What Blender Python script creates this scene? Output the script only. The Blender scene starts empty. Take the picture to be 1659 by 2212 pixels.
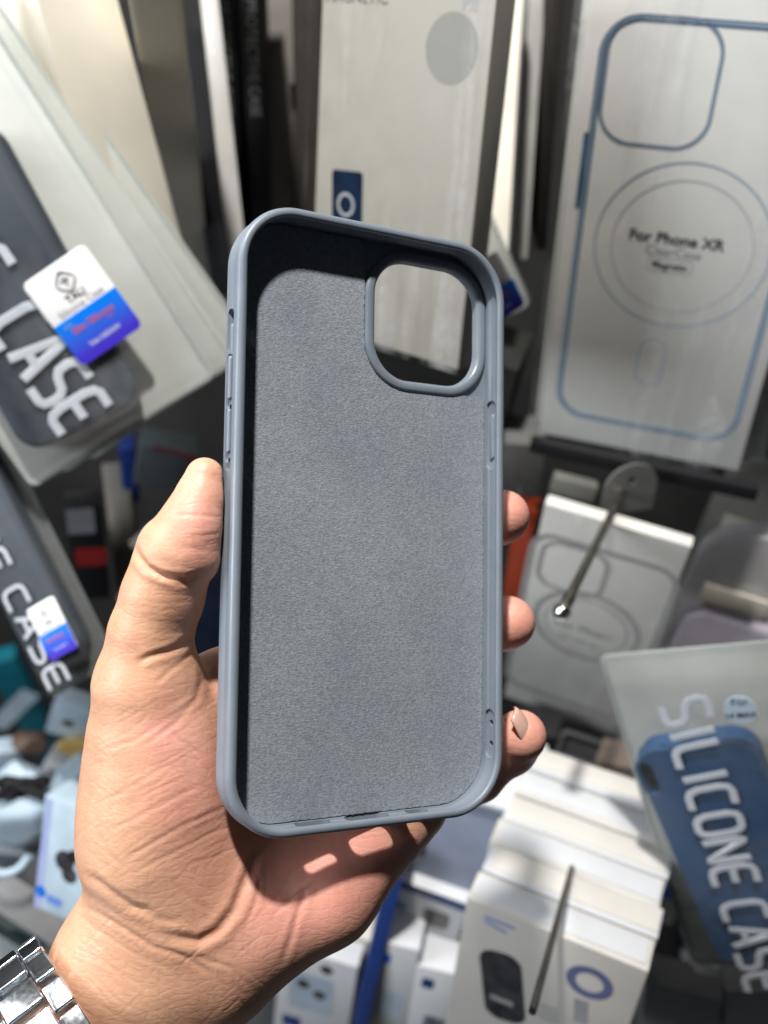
import bpy, bmesh, math, random
import numpy as np
from mathutils import Matrix, Vector

S = bpy.context.scene
COL = S.collection
F = 2100.0                      # focal length in units of a 1659 x 2212 picture
PITCH = math.radians(37)
M = Matrix.Translation((0, 0, 1.45)) @ Matrix.Rotation(math.pi/2 - PITCH, 4, 'X')

# ------------------------------------------------------------------ camera, light, exposure
cd = bpy.data.cameras.new('camera'); cam = bpy.data.objects.new('camera', cd); COL.objects.link(cam)
cam.matrix_world = M
cd.sensor_fit = 'HORIZONTAL'; cd.sensor_width = 36; cd.lens = 36*F/1659
cd.clip_start = 0.01; cd.clip_end = 30
cd.dof.use_dof = True; cd.dof.focus_distance = 0.262; cd.dof.aperture_fstop = cd.lens/4.0
S.camera = cam
W = bpy.data.worlds.new('World'); S.world = W; W.use_nodes = True
W.node_tree.nodes['Background'].inputs[0].default_value = (.85, .92, 1.0, 1)
W.node_tree.nodes['Background'].inputs[1].default_value = 0.025
S.view_settings.view_transform = 'Standard'; S.view_settings.look = 'None'
S.view_settings.gamma = 1; S.view_settings.use_curve_mapping = False
S.view_settings.exposure = 0.0

def area_lamp(name, cam_pos, target, size, watts, col=(1, 1, 1), shape='DISK', sy=None):
    l = bpy.data.lights.new(name, 'AREA'); l.shape = shape; l.size = size; l.energy = watts; l.color = col
    if sy: l.size_y = sy
    o = bpy.data.objects.new(name, l); COL.objects.link(o)
    p = M @ Vector(cam_pos); t = M @ Vector(target)
    o.location = p; o.rotation_euler = (p - t).to_track_quat('Z', 'Y').to_euler()
    return o
HANDP = Vector((-.0, 0, -.262))
LD = Vector((-.1176, .8101, .5744)).normalized()
area_lamp('ceiling_spot', HANDP + LD*1.5, HANDP + Vector((0, 0, -.05)), .085, 41, (1, .965, .92))
area_lamp('soft_fill_lamp', (-1.0, .85, .33), (0, 0, -.45), .6, 9.5, (.97, .98, 1), 'SQUARE')  # added broad fill to lift the upper display, not a visible fixture
area_lamp('left_fill_lamp', (-1.55, .18, .46), (0, .05, -.5), .6, 21, (.90, .95, 1), 'SQUARE')  # added side fill for the display; no such window is visible

# ------------------------------------------------------------------ node helpers
def new_mat(name):
    m = bpy.data.materials.new(name); m.use_nodes = True
    return m, m.node_tree.nodes, m.node_tree.links, m.node_tree.nodes['Principled BSDF']
def noise(N, L, scale, detail=3, rough=.55, vec=None, coord='Object', stretch=None):
    n = N.new('ShaderNodeTexNoise'); n.inputs['Scale'].default_value = scale
    n.inputs['Detail'].default_value = detail; n.inputs['Roughness'].default_value = rough
    tc = N.new('ShaderNodeTexCoord'); src = tc.outputs[coord]
    if stretch:
        mp = N.new('ShaderNodeMapping'); L.new(src, mp.inputs[0]); mp.inputs['Scale'].default_value = stretch[0]
        mp.inputs['Rotation'].default_value = stretch[1]; src = mp.outputs[0]
    L.new(src, n.inputs['Vector']); return n
def ramp(N, L, src, a, b, p0=.35, p1=.65):
    r = N.new('ShaderNodeValToRGB'); r.color_ramp.elements[0].position = p0; r.color_ramp.elements[1].position = p1
    r.color_ramp.elements[0].color = (*a, 1); r.color_ramp.elements[1].color = (*b, 1); L.new(src, r.inputs[0]); return r
def bump(N, L, src, b, strength, dist):
    n = N.new('ShaderNodeBump'); n.inputs['Strength'].default_value = strength; n.inputs['Distance'].default_value = dist
    L.new(src, n.inputs['Height']); 
    if b is not None: L.new(b, n.inputs['Normal'])
    return n
CACHE = {}
def plain(name, col, rough=.5, metal=0, var=.06, scale=60, bmp=.0, spec=.5, coat=0):
    key = (name,)
    if key in CACHE: return CACHE[key]
    m, N, L, B = new_mat(name)
    n = noise(N, L, scale, 4)
    r = ramp(N, L, n.outputs['Fac'], tuple(c*(1-var) for c in col), tuple(min(1, c*(1+var)) for c in col))
    L.new(r.outputs[0], B.inputs['Base Color'])
    rr = ramp(N, L, n.outputs['Fac'], (rough*.85,)*3, (min(1, rough*1.15),)*3); L.new(rr.outputs[0], B.inputs['Roughness'])
    B.inputs['Metallic'].default_value = metal; B.inputs['Specular IOR Level'].default_value = spec
    B.inputs['Coat Weight'].default_value = coat
    if bmp:
        n2 = noise(N, L, scale*8, 4); bb = bump(N, L, n2.outputs['Fac'], None, bmp, .0004); L.new(bb.outputs[0], B.inputs['Normal'])
    CACHE[key] = m; return m

def film(name, tint=(.72, .74, .72), opac=(.3, .6), rough=.28, scale=14, stretch=None, band=(.3, .7)):
    if name in CACHE: return CACHE[name]
    m, N, L, B = new_mat(name)
    out = N['Material Output']
    n = noise(N, L, scale, 5, .6, stretch=stretch)
    B.inputs['Base Color'].default_value = (*tint, 1); B.inputs['Roughness'].default_value = rough
    tr = N.new('ShaderNodeBsdfTransparent'); tr.inputs[0].default_value = (.97, .98, .98, 1)
    tl = N.new('ShaderNodeBsdfTranslucent'); tl.inputs[0].default_value = (*tint, 1)
    m1 = N.new('ShaderNodeMixShader'); m1.inputs[0].default_value = .35; L.new(B.outputs[0], m1.inputs[1]); L.new(tl.outputs[0], m1.inputs[2])
    m2 = N.new('ShaderNodeMixShader'); r = ramp(N, L, n.outputs['Fac'], (opac[0],)*3, (opac[1],)*3, *band)
    L.new(r.outputs[0], m2.inputs[0]); L.new(tr.outputs[0], m2.inputs[1]); L.new(m1.outputs[0], m2.inputs[2])
    L.new(m2.outputs[0], out.inputs[0])
    n2 = noise(N, L, scale*3, 4, .6); b = bump(N, L, n2.outputs['Fac'], None, .8, .003); L.new(b.outputs[0], B.inputs['Normal'])
    CACHE[name] = m; return m

PAPER = plain('white_card', (.56, .54, .505), .45, var=.03, scale=30)
PAPER2 = plain('cool_white_card', (.54, .555, .575), .4, var=.03, scale=30)
CREAM = plain('cream_card', (.72, .68, .58), .5, var=.05, scale=25)
GREYC = plain('grey_card', (.36, .355, .34), .5, var=.06)
BLACKC = plain('black_card', (.014, .014, .016), .65, var=.1, spec=.2)
DARKC = plain('dark_brown_card', (.04, .036, .03), .6, var=.1, spec=.2)
INK = plain('black_ink', (.04, .04, .045), .5)
GINK = plain('grey_ink', (.30, .30, .32), .5)
BLUEP = plain('steel_blue_ink', (.085, .16, .26), .4, var=.25, scale=50)
LBLUEP = plain('pale_blue_ink', (.36, .44, .53), .4)
PALEINK = plain('pale_grey_ink', (.52, .53, .54), .4)
NAVY = plain('navy_print', (.012, .035, .16), .4)
BLUE = plain('bright_blue_print', (.01, .14, .62), .35)
METAL = plain('steel_wire', (.26, .25, .21), .38, 1, scale=200)
LETTER = plain('white_lettering', (.50, .53, .58), .45)
REDINK = plain('red_ink', (.45, .12, .22), .5)

# ------------------------------------------------------------------ mesh helpers (metres)
def link(o, parent=None, L=None):
    COL.objects.link(o)
    if parent is not None: o.parent = parent
    if L is not None:
        if parent is None: o.matrix_world = M @ L
        else: o.matrix_local = L
    return o
def mesh(name, V, Fc, mat, parent=None, L=None, smooth=False):
    me = bpy.data.meshes.new(name); me.from_pydata([tuple(v) for v in V], [], Fc)
    me.materials.append(mat)
    if smooth: me.polygons.foreach_set('use_smooth', [True]*len(me.polygons))
    me.update(); o = bpy.data.objects.new(name, me); link(o, parent, L); return o
def from_bm(name, bm, mat, parent=None, L=None, smooth=False):
    me = bpy.data.meshes.new(name); bm.to_mesh(me); bm.free(); me.materials.append(mat)
    if smooth:
        me.polygons.foreach_set('use_smooth', [True]*len(me.polygons))
    o = bpy.data.objects.new(name, me); link(o, parent, L)
    if smooth:
        try: me.set_sharp_from_angle(angle=math.radians(40))
        except Exception: pass
    return o
def box(name, c, s, mat, parent=None, L=None, bev=.0006, seg=2, sub=0, warp=0, seed=0):
    bm = bmesh.new(); bmesh.ops.create_cube(bm, size=1)
    bmesh.ops.scale(bm, vec=s, verts=bm.verts)
    if bev: bmesh.ops.bevel(bm, geom=bm.edges[:], offset=min(bev, min(s)*.45), segments=seg, affect='EDGES', profile=.6)
    if warp:
        rnd = random.Random(seed)
        bmesh.ops.subdivide_edges(bm, edges=[e for e in bm.edges if e.calc_length() > .02], cuts=7, use_grid_fill=True)
        ph = [rnd.uniform(0, 6) for _ in range(4)]
        for v in bm.verts:
            v.co.z += warp*(math.sin(v.co.x*55+ph[0])*math.sin(v.co.y*38+ph[1]) + .5*math.sin(v.co.x*110+v.co.y*70+ph[2]))
            v.co.x += warp*.6*math.sin(v.co.y*45+ph[3])
    bmesh.ops.translate(bm, vec=c, verts=bm.verts)
    return from_bm(name, bm, mat, parent, L, smooth=True)
def rr(w, h, r, n=8, c=(0, 0)):
    r = max(1e-5, min(r, w/2-1e-6, h/2-1e-6)); P = []
    for sx, sy, a0 in ((1, 1, 0), (-1, 1, 90), (-1, -1, 180), (1, -1, 270)):
        for i in range(n+1):
            a = math.radians(a0 + 90*i/n)
            P.append((c[0]+sx*(w/2-r)+r*math.cos(a), c[1]+sy*(h/2-r)+r*math.sin(a)))
    return P
def sweep(name, w, h, r, prof, mat, parent=None, L=None, c=(0, 0), n=14, closed=True):
    V = []; Fc = []; k = 0
    for o, z in prof:
        V += [(x, y, z) for x, y in rr(w-2*o, h-2*o, r-o, n, c)]
    k = len(V)//len(prof); m = len(prof)
    for j in range(m if closed else m-1):
        j2 = (j+1) % m
        for i in range(k):
            i2 = (i+1) % k; Fc.append((j*k+i, j*k+i2, j2*k+i2, j2*k+i))
    o = mesh(name, V, Fc, mat, parent, L, smooth=True)
    bm = bmesh.new(); bm.from_mesh(o.data); bmesh.ops.recalc_face_normals(bm, faces=bm.faces); bm.to_mesh(o.data); bm.free()
    o.data.set_sharp_from_angle(angle=math.radians(50))
    return o
def plate(name, outer, holes, z0, z1, mat, parent=None, L=None):
    bm = bmesh.new(); ed = []
    for loop in [outer]+holes:
        vs = [bm.verts.new((x, y, z1)) for x, y in loop]
        ed += [bm.edges.new((vs[i], vs[(i+1) % len(vs)])) for i in range(len(vs))]
    bmesh.ops.triangle_fill(bm, edges=ed, use_beauty=True)
    if z0 != z1:
        g = bmesh.ops.extrude_face_region(bm, geom=bm.faces[:])
        for e in g['geom']:
            if isinstance(e, bmesh.types.BMVert): e.co.z = z0
    bmesh.ops.recalc_face_normals(bm, faces=bm.faces)
    return from_bm(name, bm, mat, parent, L)
def slab(name, w, h, r, z0, z1, mat, parent=None, L=None, c=(0, 0), b=.0008, holes=()):
    """rounded slab with softened edges"""
    if holes: return plate(name, rr(w, h, r, 8, c), list(holes), z0, z1, mat, parent, L)
    prof = [(b, z0), (b*.3, z0+b*.3), (0, z0+b), (0, z1-b), (b*.3, z1-b*.3), (b, z1)]
    V = []; Fc = []
    for o, z in prof: V += [(x, y, z) for x, y in rr(w-2*o, h-2*o, r-o, 8, c)]
    k = len(V)//len(prof)
    for j in range(len(prof)-1):
        for i in range(k): i2 = (i+1) % k; Fc.append((j*k+i, j*k+i2, (j+1)*k+i2, (j+1)*k+i))
    Fc.append(tuple(range(k))[::-1]); Fc.append(tuple(range((len(prof)-1)*k, len(prof)*k)))
    o = mesh(name, V, Fc, mat, parent, L, smooth=True); o.data.set_sharp_from_angle(angle=math.radians(60)); return o
def outline(name, w, h, r, t, mat, parent, c=(0, 0), z=.0003, n=10, L=None):
    """printed line of thickness t round a rounded rectangle"""
    z *= .2; return plate(name, rr(w, h, r, n, c), [rr(w-2*t, h-2*t, r-t, n, c)], z-.00004, z, mat, parent, L)
def tube(name, pts, rad, mat, parent=None, L=None, res=4, flat=None, cyclic=False, polys=None):
    cu = bpy.data.curves.new(name, 'CURVE'); cu.dimensions = '3D'; cu.bevel_depth = rad; cu.bevel_resolution = res; cu.use_fill_caps = True
    for pl in (polys or [pts]):
        s = cu.splines.new('POLY'); s.points.add(len(pl)-1)
        for i, p in enumerate(pl): s.points[i].co = (p[0], p[1], p[2] if len(p) > 2 else 0, 1)
        s.use_cyclic_u = cyclic
    o = bpy.data.objects.new('tmp', cu); COL.objects.link(o)
    me = bpy.data.meshes.new_from_object(o.evaluated_get(bpy.context.evaluated_depsgraph_get()))
    bpy.data.objects.remove(o); me.name = name
    if flat is not None:
        for v in me.vertices: v.co.z *= flat
    me.materials.clear(); me.materials.append(mat)
    me.polygons.foreach_set('use_smooth', [True]*len(me.polygons))
    ob = bpy.data.objects.new(name, me); return link(ob, parent, L)
def text(name, s, size, mat, parent, c, rot=0, z=.0004, off=0, xs=1):
    cu = bpy.data.curves.new(name, 'FONT'); cu.body = s; cu.size = size; cu.align_x = 'CENTER'; cu.align_y = 'CENTER'
    cu.offset = off; z = z*.25 if z < .002 else z
    o = bpy.data.objects.new('tmp', cu); COL.objects.link(o)
    me = bpy.data.meshes.new_from_object(o.evaluated_get(bpy.context.evaluated_depsgraph_get()))
    bpy.data.objects.remove(o); me.name = name; me.materials.clear(); me.materials.append(mat)
    ob = bpy.data.objects.new(name, me)
    return link(ob, parent, Matrix.Translation((c[0], c[1], z)) @ Matrix.Rotation(rot, 4, 'Z') @ Matrix.Diagonal((xs, 1, 1, 1)))
G = {'S': [[(.95,1),(.3,1),(.1,.95),(0,.8),(.04,.62),(.25,.53),(.75,.47),(.95,.38),(1,.2),(.9,.05),(.7,0),(.05,0)]],
     'I': [[(.5,0),(.5,1)]], 'L': [[(0,1),(0,.22),(.08,.06),(.25,0),(.95,0)]],
     'C': [[(.95,1),(.3,1),(.1,.93),(0,.75),(0,.25),(.1,.07),(.3,0),(.95,0)]],
     'O': [[(.3,1),(.1,.93),(0,.75),(0,.25),(.1,.07),(.3,0),(.7,0),(.9,.07),(1,.25),(1,.75),(.9,.93),(.7,1),(.28,1)]],
     'N': [[(0,0),(0,.86),(.03,.95),(.12,.93),(.88,.07),(.97,.05),(1,.14),(1,1)]], 'E': [[(.95,1),(.3,1),(.1,.93),(0,.75),(0,.25),(.1,.07),(.3,0),(.95,0)], [(0,.5),(.85,.5)]],
     'A': [[(0,0),(.42,.95),(.5,1),(.58,.95),(1,0)], [(.2,.33),(.8,.33)]], 'T': [[(0,1),(1,1)], [(.5,1),(.5,0)]],
     'G': [[(.95,1),(.3,1),(.1,.93),(0,.75),(0,.25),(.1,.07),(.3,0),(.95,0),(.95,.5),(.6,.5)]]}
def stroke_word(name, word, p0, p1, height, thick, mat, parent, z=.0006, gw=.72, lean=0, spc=.45):
    """squared rounded letters from p0 (start of word) to p1 (end), height to the left of the run"""
    p0 = Vector(p0); p1 = Vector(p1); d = p1-p0; n = len(word); adv = d.length/sum({'I': .55, ' ': spc}.get(c, 1) for c in word); cur = 0; ux = d.normalized(); uy = Vector((-ux.y, ux.x))
    polys = []
    for i, ch in enumerate(word):
        a_ = adv*{'I': .55, ' ': spc}.get(ch, 1)
        if ch == ' ': cur += a_; continue
        w = adv*gw if ch != 'I' else adv*gw*.3
        x0 = cur + (a_-w)/2; cur += a_
        for pl in G[ch]:
            polys.append([tuple(p0 + ux*(x0+x*w+lean*(y-.5)*height) + uy*((y-.5)*height)) for x, y in pl])
    return tube(name, None, thick, mat, parent, Matrix.Translation((0, 0, z)), flat=.04, polys=polys)

def P(x, y, d): return Vector(((x-829.5)/F*d, -(y-1106)/F*d, -d))
def rotv(w):
    t = float(np.linalg.norm(w))
    if t < 1e-9: return np.eye(3)
    k = np.asarray(w)/t; K = np.array([[0, -k[2], k[1]], [k[2], 0, -k[0]], [-k[1], k[0], 0]])
    return np.eye(3)+math.sin(t)*K+(1-math.cos(t))*K@K
def face_pose(quad, w, h=None, prior=40., yaw=0., pitch=PITCH):
    """rigid pose (camera frame) of a w x h face whose corners TL,TR,BR,BL are seen near quad; hangs upright unless the corners say otherwise"""
    q = np.array(quad, float); mid = q.mean(0)
    if isinstance(w, str): w = float(w[1:])*(np.linalg.norm(q[1]-q[0])+np.linalg.norm(q[2]-q[3]))/2/F
    down = (q[2]+q[3]-q[0]-q[1]); wid = (np.linalg.norm(q[1]-q[0])+np.linalg.norm(q[2]-q[3]))/2
    hh = (np.linalg.norm(q[3]-q[0])+np.linalg.norm(q[2]-q[1]))/2
    H0 = h or w*hh/wid/math.cos(PITCH)
    d = w*F/wid
    Rx = rotv([pitch, 0, 0]); Ry = rotv([0, yaw, 0])
    # roll so that the face's down axis projects along 'down'
    c = np.array(P(mid[0], mid[1], d)); best = None
    for a in np.linspace(-1.2, 1.2, 121):
        R0 = Rx@Ry@rotv([0, 0, a]); e = c - R0[:, 1]*.01
        px = np.array([829.5+F*e[0]/-e[2], 1106-F*e[1]/-e[2]])-mid; s = px@down/np.linalg.norm(px)/np.linalg.norm(down)
        if best is None or s > best[0]: best = (s, R0)
    R0 = best[1]
    def res(p):
        R = rotv(p[:3])@R0; HH = h or p[6]
        Sx = np.array([(-w/2, HH/2, 0), (w/2, HH/2, 0), (w/2, -HH/2, 0), (-w/2, -HH/2, 0)])
        Q = Sx@R.T+p[3:6]
        return np.concatenate([(np.stack([829.5+F*Q[:, 0]/-Q[:, 2], 1106-F*Q[:, 1]/-Q[:, 2]], 1)-q).ravel(), prior*p[:3]])
    p = np.array([0, 0, 0, *c, H0]); lam = 1.
    r = res(p)
    for it in range(60):
        J = np.stack([(res(p+np.eye(7)[i]*1e-5)-r)/1e-5 for i in range(7)], 1)
        dp = -np.linalg.solve(J.T@J+lam*np.diag(np.diag(J.T@J)+1e-6), J.T@r); r2 = res(p+dp)
        if r2@r2 < r@r: p = p+dp; r = r2; lam = max(lam*.4, 1e-7)
        else: lam *= 4
    R = rotv(p[:3])@R0; Lm = Matrix.Translation(tuple(p[3:6])) @ Matrix(R.tolist()).to_4x4()
    return Lm, (h or float(p[6])), np.abs(r[:8]).max(), w
def on_face(Lm, x, y, z=0.):
    """local (X, Y) where the view ray through picture point x,y meets the plane z of a face"""
    I = Lm.inverted(); o = I @ Vector((0, 0, 0)); d = (I @ P(x, y, 1)) - o; t = (z-o.z)/d.z
    q = o + d*t; return (q.x, q.y)
def thing(name, label, cat, L, group=None):
    o = bpy.data.objects.new(name, None); o.empty_display_size = .01; COL.objects.link(o); o.matrix_world = M @ L
    o['label'] = label; o['category'] = cat
    if group: o['group'] = group
    return o
def tag(o, label, cat, group=None):
    o['label'] = label; o['category'] = cat
    if group: o['group'] = group
    return o
def structure(o, label=None):
    o['kind'] = 'structure'
    if label: o['label'] = label
    return o

# ================================================================== SETTING: dark display wall and shelf (world coordinates)
def world_box(name, c, s, mat, rot=0):
    o = box(name, (0, 0, 0), s, mat, None, None, bev=.002)
    o.matrix_world = Matrix.Translation(c) @ Matrix.Rotation(rot, 4, 'X'); return o
WALLM = plain('charcoal_display_board', (.022, .021, .02), .7, var=.3, scale=6, bmp=.2)
structure(world_box('wall', (0, .98, 1.1), (2.6, .03, 2.4), WALLM), 'dark display wall behind the hanging packages')
FLOORM = plain('grey_shelf_laminate', (.10, .11, .115), .5, var=.15, scale=10)
structure(world_box('floor', (0, .3, -.02), (4, 3, .04), FLOORM), 'dark floor far below the display')

# ================================================================== PHONE CASE
CR = Matrix(((.88075859, .01229957, .47340577), (-.0436155, .99752066, .05522884), (-.47155275, -.0692911, .87911134))).to_4x4()
LC = Matrix.Translation((-.00124005, -.00219122, -.26250825)) @ CR
m, N, L_, B = new_mat('blue_grey_rubber'); RUBBER = m
n = noise(N, L_, 90, 4); r = ramp(N, L_, n.outputs['Fac'], (.175, .208, .25), (.198, .232, .275)); L_.new(r.outputs[0], B.inputs['Base Color'])
nsm = noise(N, L_, 35, 6, .7); r = ramp(N, L_, nsm.outputs['Fac'], (.26,)*3, (.46,)*3); L_.new(r.outputs[0], B.inputs['Roughness'])
n2 = noise(N, L_, 1500, 3); b = bump(N, L_, n2.outputs['Fac'], None, .08, .0002); L_.new(b.outputs[0], B.inputs['Normal'])
B.inputs['Subsurface Weight'].default_value = .04; B.inputs['Subsurface Scale'].default_value = .002
m, N, L_, B = new_mat('grey_suede_lining'); FELT = m
n = noise(N, L_, 1500, 6, .75); n2 = noise(N, L_, 28, 5)
r = ramp(N, L_, n.outputs['Fac'], (.15, .17, .20), (.34, .375, .425), .32, .68)
r2 = ramp(N, L_, n2.outputs['Fac'], (.84, .85, .87), (1.10, 1.09, 1.07), .3, .7)
mx = N.new('ShaderNodeMix'); mx.data_type = 'RGBA'; mx.blend_type = 'MULTIPLY'; mx.inputs[0].default_value = 1
L_.new(r.outputs[0], mx.inputs[6]); L_.new(r2.outputs[0], mx.inputs[7]); L_.new(mx.outputs[2], B.inputs['Base Color'])
B.inputs['Roughness'].default_value = .85; B.inputs['Sheen Weight'].default_value = .25; B.inputs['Sheen Roughness'].default_value = .4
n3 = noise(N, L_, 1700, 4, .7, stretch=((.6, 1.3, 1), (0, 0, .3))); b = bump(N, L_, n3.outputs['Fac'], None, .45, .0006); L_.new(b.outputs[0], B.inputs['Normal'])
DARKHOLE = plain('dark_hole', (.01, .01, .012), .9)

mm = .001
CW, CH, CRAD = 82.8*mm, 163.5*mm, 16.5*mm
case = thing('phone_case', 'open blue-grey phone case with suede lining held in the hand', 'phone case', LC)
prof = [(2.0,-10.6),(1.1,-10.35),(.45,-9.8),(.12,-8.9),(0,-7.9),(.05,-6.4),(.30,-5.5),(.55,-4.7),(.35,-3.8),(.08,-2.9),(0,-2.1),(.03,-1.4),(.2,-.8),(.6,-.3),(1.15,-.02),(1.8,0),(2.3,-.2),(2.6,-.65),(2.6,-1.1),(2.3,-1.6),(1.9,-2.1),(1.75,-2.7),(1.75,-5.6),(1.95,-5.9),(2.0,-6.4),(1.9,-7.6),(1.8,-8.2),(2.1,-8.8),(3.4,-8.9),(3.4,-10.6)]
frame = sweep('frame', CW, CH, CRAD, [(a*mm, b_*mm) for a, b_ in prof], RUBBER, case, n=18)
cut = (19.3*mm, 58.2*mm); cw, chh, cr = 34.3*mm, 34.6*mm, 10.8*mm
# cutters: left-side switch slot, lower ends of the volume keys, lower-wall port and speaker holes, right-side holes
def boolcut(target, cutters):
    for c in cutters:
        md = target.modifiers.new('b', 'BOOLEAN'); md.operation = 'DIFFERENCE'; md.solver = 'EXACT'; md.object = c
        me = bpy.data.meshes.new_from_object(target.evaluated_get(bpy.context.evaluated_depsgraph_get()))
        target.modifiers.clear(); old = target.data; target.data = me; bpy.data.meshes.remove(old)
    for c in cutters: bpy.data.objects.remove(c)
    target.data.set_sharp_from_angle(angle=math.radians(40))
RYX = Matrix.Rotation(math.pi/2, 4, 'Y')      # pill across x: local x->-z
def pill_x(x0, x1, y, z, ly, lz, nm='cutter'):
    o = slab(nm, lz, ly, lz*.48, 0, x1-x0, RUBBER, case, Matrix.Translation((x0, y, z)) @ RYX, b=.00002); return o
def pill_y(x, y0, y1, z, lx, lz, nm='cutter'):
    o = slab(nm, lx, lz, lz*.48, 0, y1-y0, RUBBER, case, Matrix.Translation((x, y1, z)) @ Matrix.Rotation(math.pi/2, 4, 'X'), b=.00002); return o
XL = -CW/2
cs = [pill_x(XL-.001, XL+.0045, 50.6*mm, -5.9*mm, 5.2*mm, 3.0*mm), pill_x(XL-.001, XL+.0009, 47.8*mm, -5.9*mm, 11.5*mm, 3.0*mm)]
for y0 in (34.4, 20.6):
    cs.append(pill_x(XL-.001, XL+.0007, y0*mm, -5.9*mm, 14.6*mm, 3.2*mm))
    cs.append(pill_x(XL-.001, XL+.0045, (y0-7.6)*mm, -5.7*mm, 3.4*mm, 2.2*mm))
YB = -CH/2
for x, lx, lz in ((-15.5, 10, 3.6), (.5, 13, 5.2), (16, 7, 3.6)):
    cs.append(pill_y(x*mm, YB-.002, YB+.0045, -6.2*mm, lx*mm, lz*mm))
XR = CW/2
cs.append(pill_x(XR-.0035, XR-.0012, 27*mm, -4.9*mm, 20.5*mm, 4.6*mm))
cs.append(pill_x(XR-.0035, XR-.0012, -60*mm, -4.9*mm, 14*mm, 4.4*mm))
for yy in (-57, -63): cs.append(pill_x(XR-.004, XR+.001, yy*mm, -4.9*mm, 1.8*mm, 1.8*mm))
boolcut(frame, cs)
slab('mute_slot_cover', 2.0*mm, 8.2*mm, .95*mm, 0, .9*mm, RUBBER, case, Matrix.Translation((XL+.0012, 45.6*mm, -5.9*mm)) @ Matrix.Rotation(-math.pi/2, 4, 'Y'), b=.0003)
for y0 in (34.4, 20.6):
    slab('volume_button', 1.9*mm, 11.6*mm, .9*mm, 0, 1.1*mm, RUBBER, case, Matrix.Translation((XL+.0009, (y0+1.0)*mm, -5.9*mm)) @ Matrix.Rotation(-math.pi/2, 4, 'Y'), b=.0004)
slab('power_button', 2.2*mm, 13.5*mm, 1.0*mm, 0, .9*mm, RUBBER, case, Matrix.Translation((XR-.0009, 26.5*mm, -4.9*mm)) @ Matrix.Rotation(-math.pi/2, 4, 'Y'), b=.0003)
ring_out = rr(cw+5.6*mm, chh+5.6*mm, cr+2.8*mm, 12, cut)
plate('back_panel', rr(CW-6.6*mm, CH-6.6*mm, CRAD-3.3*mm, 18), [rr(cw+5*mm, chh+5*mm, cr+2.5*mm, 12, cut)], -10.5*mm, -8.95*mm, RUBBER, case)
sweep('camera_ring', cw, chh, cr, [(0,-10.55*mm),(0,-8.9*mm),(-.35*mm,-8.0*mm),(-1.1*mm,-7.65*mm),(-2.5*mm,-7.65*mm),(-3.0*mm,-8.0*mm),(-3.2*mm,-8.7*mm),(-3.2*mm,-10.55*mm)], RUBBER, case, c=cut, n=14)
# suede lining: rounded sheet, notched round the camera ring, with a slightly ragged cut edge
rnd = random.Random(4)
def ragged(pts, step=.0006, amp=.00013):
    out = []
    for i in range(len(pts)):
        a = Vector(pts[i]); b_ = Vector(pts[(i+1) % len(pts)]); k = max(1, int((b_-a).length/step))
        for j in range(k):
            q = a.lerp(b_, j/k); out.append((q.x+rnd.uniform(-amp, amp), q.y+rnd.uniform(-amp, amp)))
    return out
fw, fh = CW/2-2.2*mm, CH/2-2.3*mm; fr = 14*mm
def arc(cx, cy, r_, a0, a1, n_=10): return [(cx+r_*math.cos(math.radians(a0+(a1-a0)*i/n_)), cy+r_*math.sin(math.radians(a0+(a1-a0)*i/n_))) for i in range(n_+1)]
nx, ny = cut[0]-cw/2-3.4*mm, cut[1]-chh/2-3.4*mm     # inner corner of the notch
lin = arc(-fw+fr, -fh+fr, fr, 180, 270) + arc(fw-fr, -fh+fr, fr, 270, 360)
lin += arc(fw-2.2*mm, ny-1.6*mm+.2*mm+.4*mm, 2.2*mm, 0, 90, 6)
lin += arc(nx+cr+3.4*mm, ny+cr+3.4*mm, cr+3.4*mm, 262, 180, 10)
lin += [(nx, fh-4*mm)] + arc(nx-3*mm, fh-3*mm, 3*mm, 0, 90, 5) + arc(-fw+fr, fh-fr, fr, 90, 180)
plate('suede_lining', ragged(lin), [], -8.9*mm, -8.3*mm, FELT, case)

# ================================================================== HAND (one continuous skin surface grown from a signed distance field)
m, N, L_, B = new_mat('skin'); SKIN = m
at = N.new('ShaderNodeAttribute'); at.attribute_name = 'redness'
n = noise(N, L_, 55, 5, .6); n2 = noise(N, L_, 420, 4, .6)
r = ramp(N, L_, at.outputs['Fac'], (.69, .405, .265), (.81, .41, .325), 0, 1)
r2 = ramp(N, L_, n.outputs['Fac'], (.88, .80, .78), (1.06, 1.06, 1.05), .28, .72)
r3 = ramp(N, L_, n2.outputs['Fac'], (.95, .93, .92), (1.04, 1.04, 1.04), .3, .7)
def mul(a, b_):
    mx = N.new('ShaderNodeMix'); mx.data_type = 'RGBA'; mx.blend_type = 'MULTIPLY'; mx.inputs[0].default_value = 1
    L_.new(a, mx.inputs[6]); L_.new(b_, mx.inputs[7]); return mx.outputs[2]
L_.new(mul(mul(r.outputs[0], r2.outputs[0]), r3.outputs[0]), B.inputs['Base Color'])
B.inputs['Subsurface Weight'].default_value = .35; B.inputs['Subsurface Scale'].default_value = .0035
B.inputs['Subsurface Radius'].default_value = (1, .35, .2); B.inputs['Roughness'].default_value = .46
B.inputs['Specular IOR Level'].default_value = .45
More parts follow.
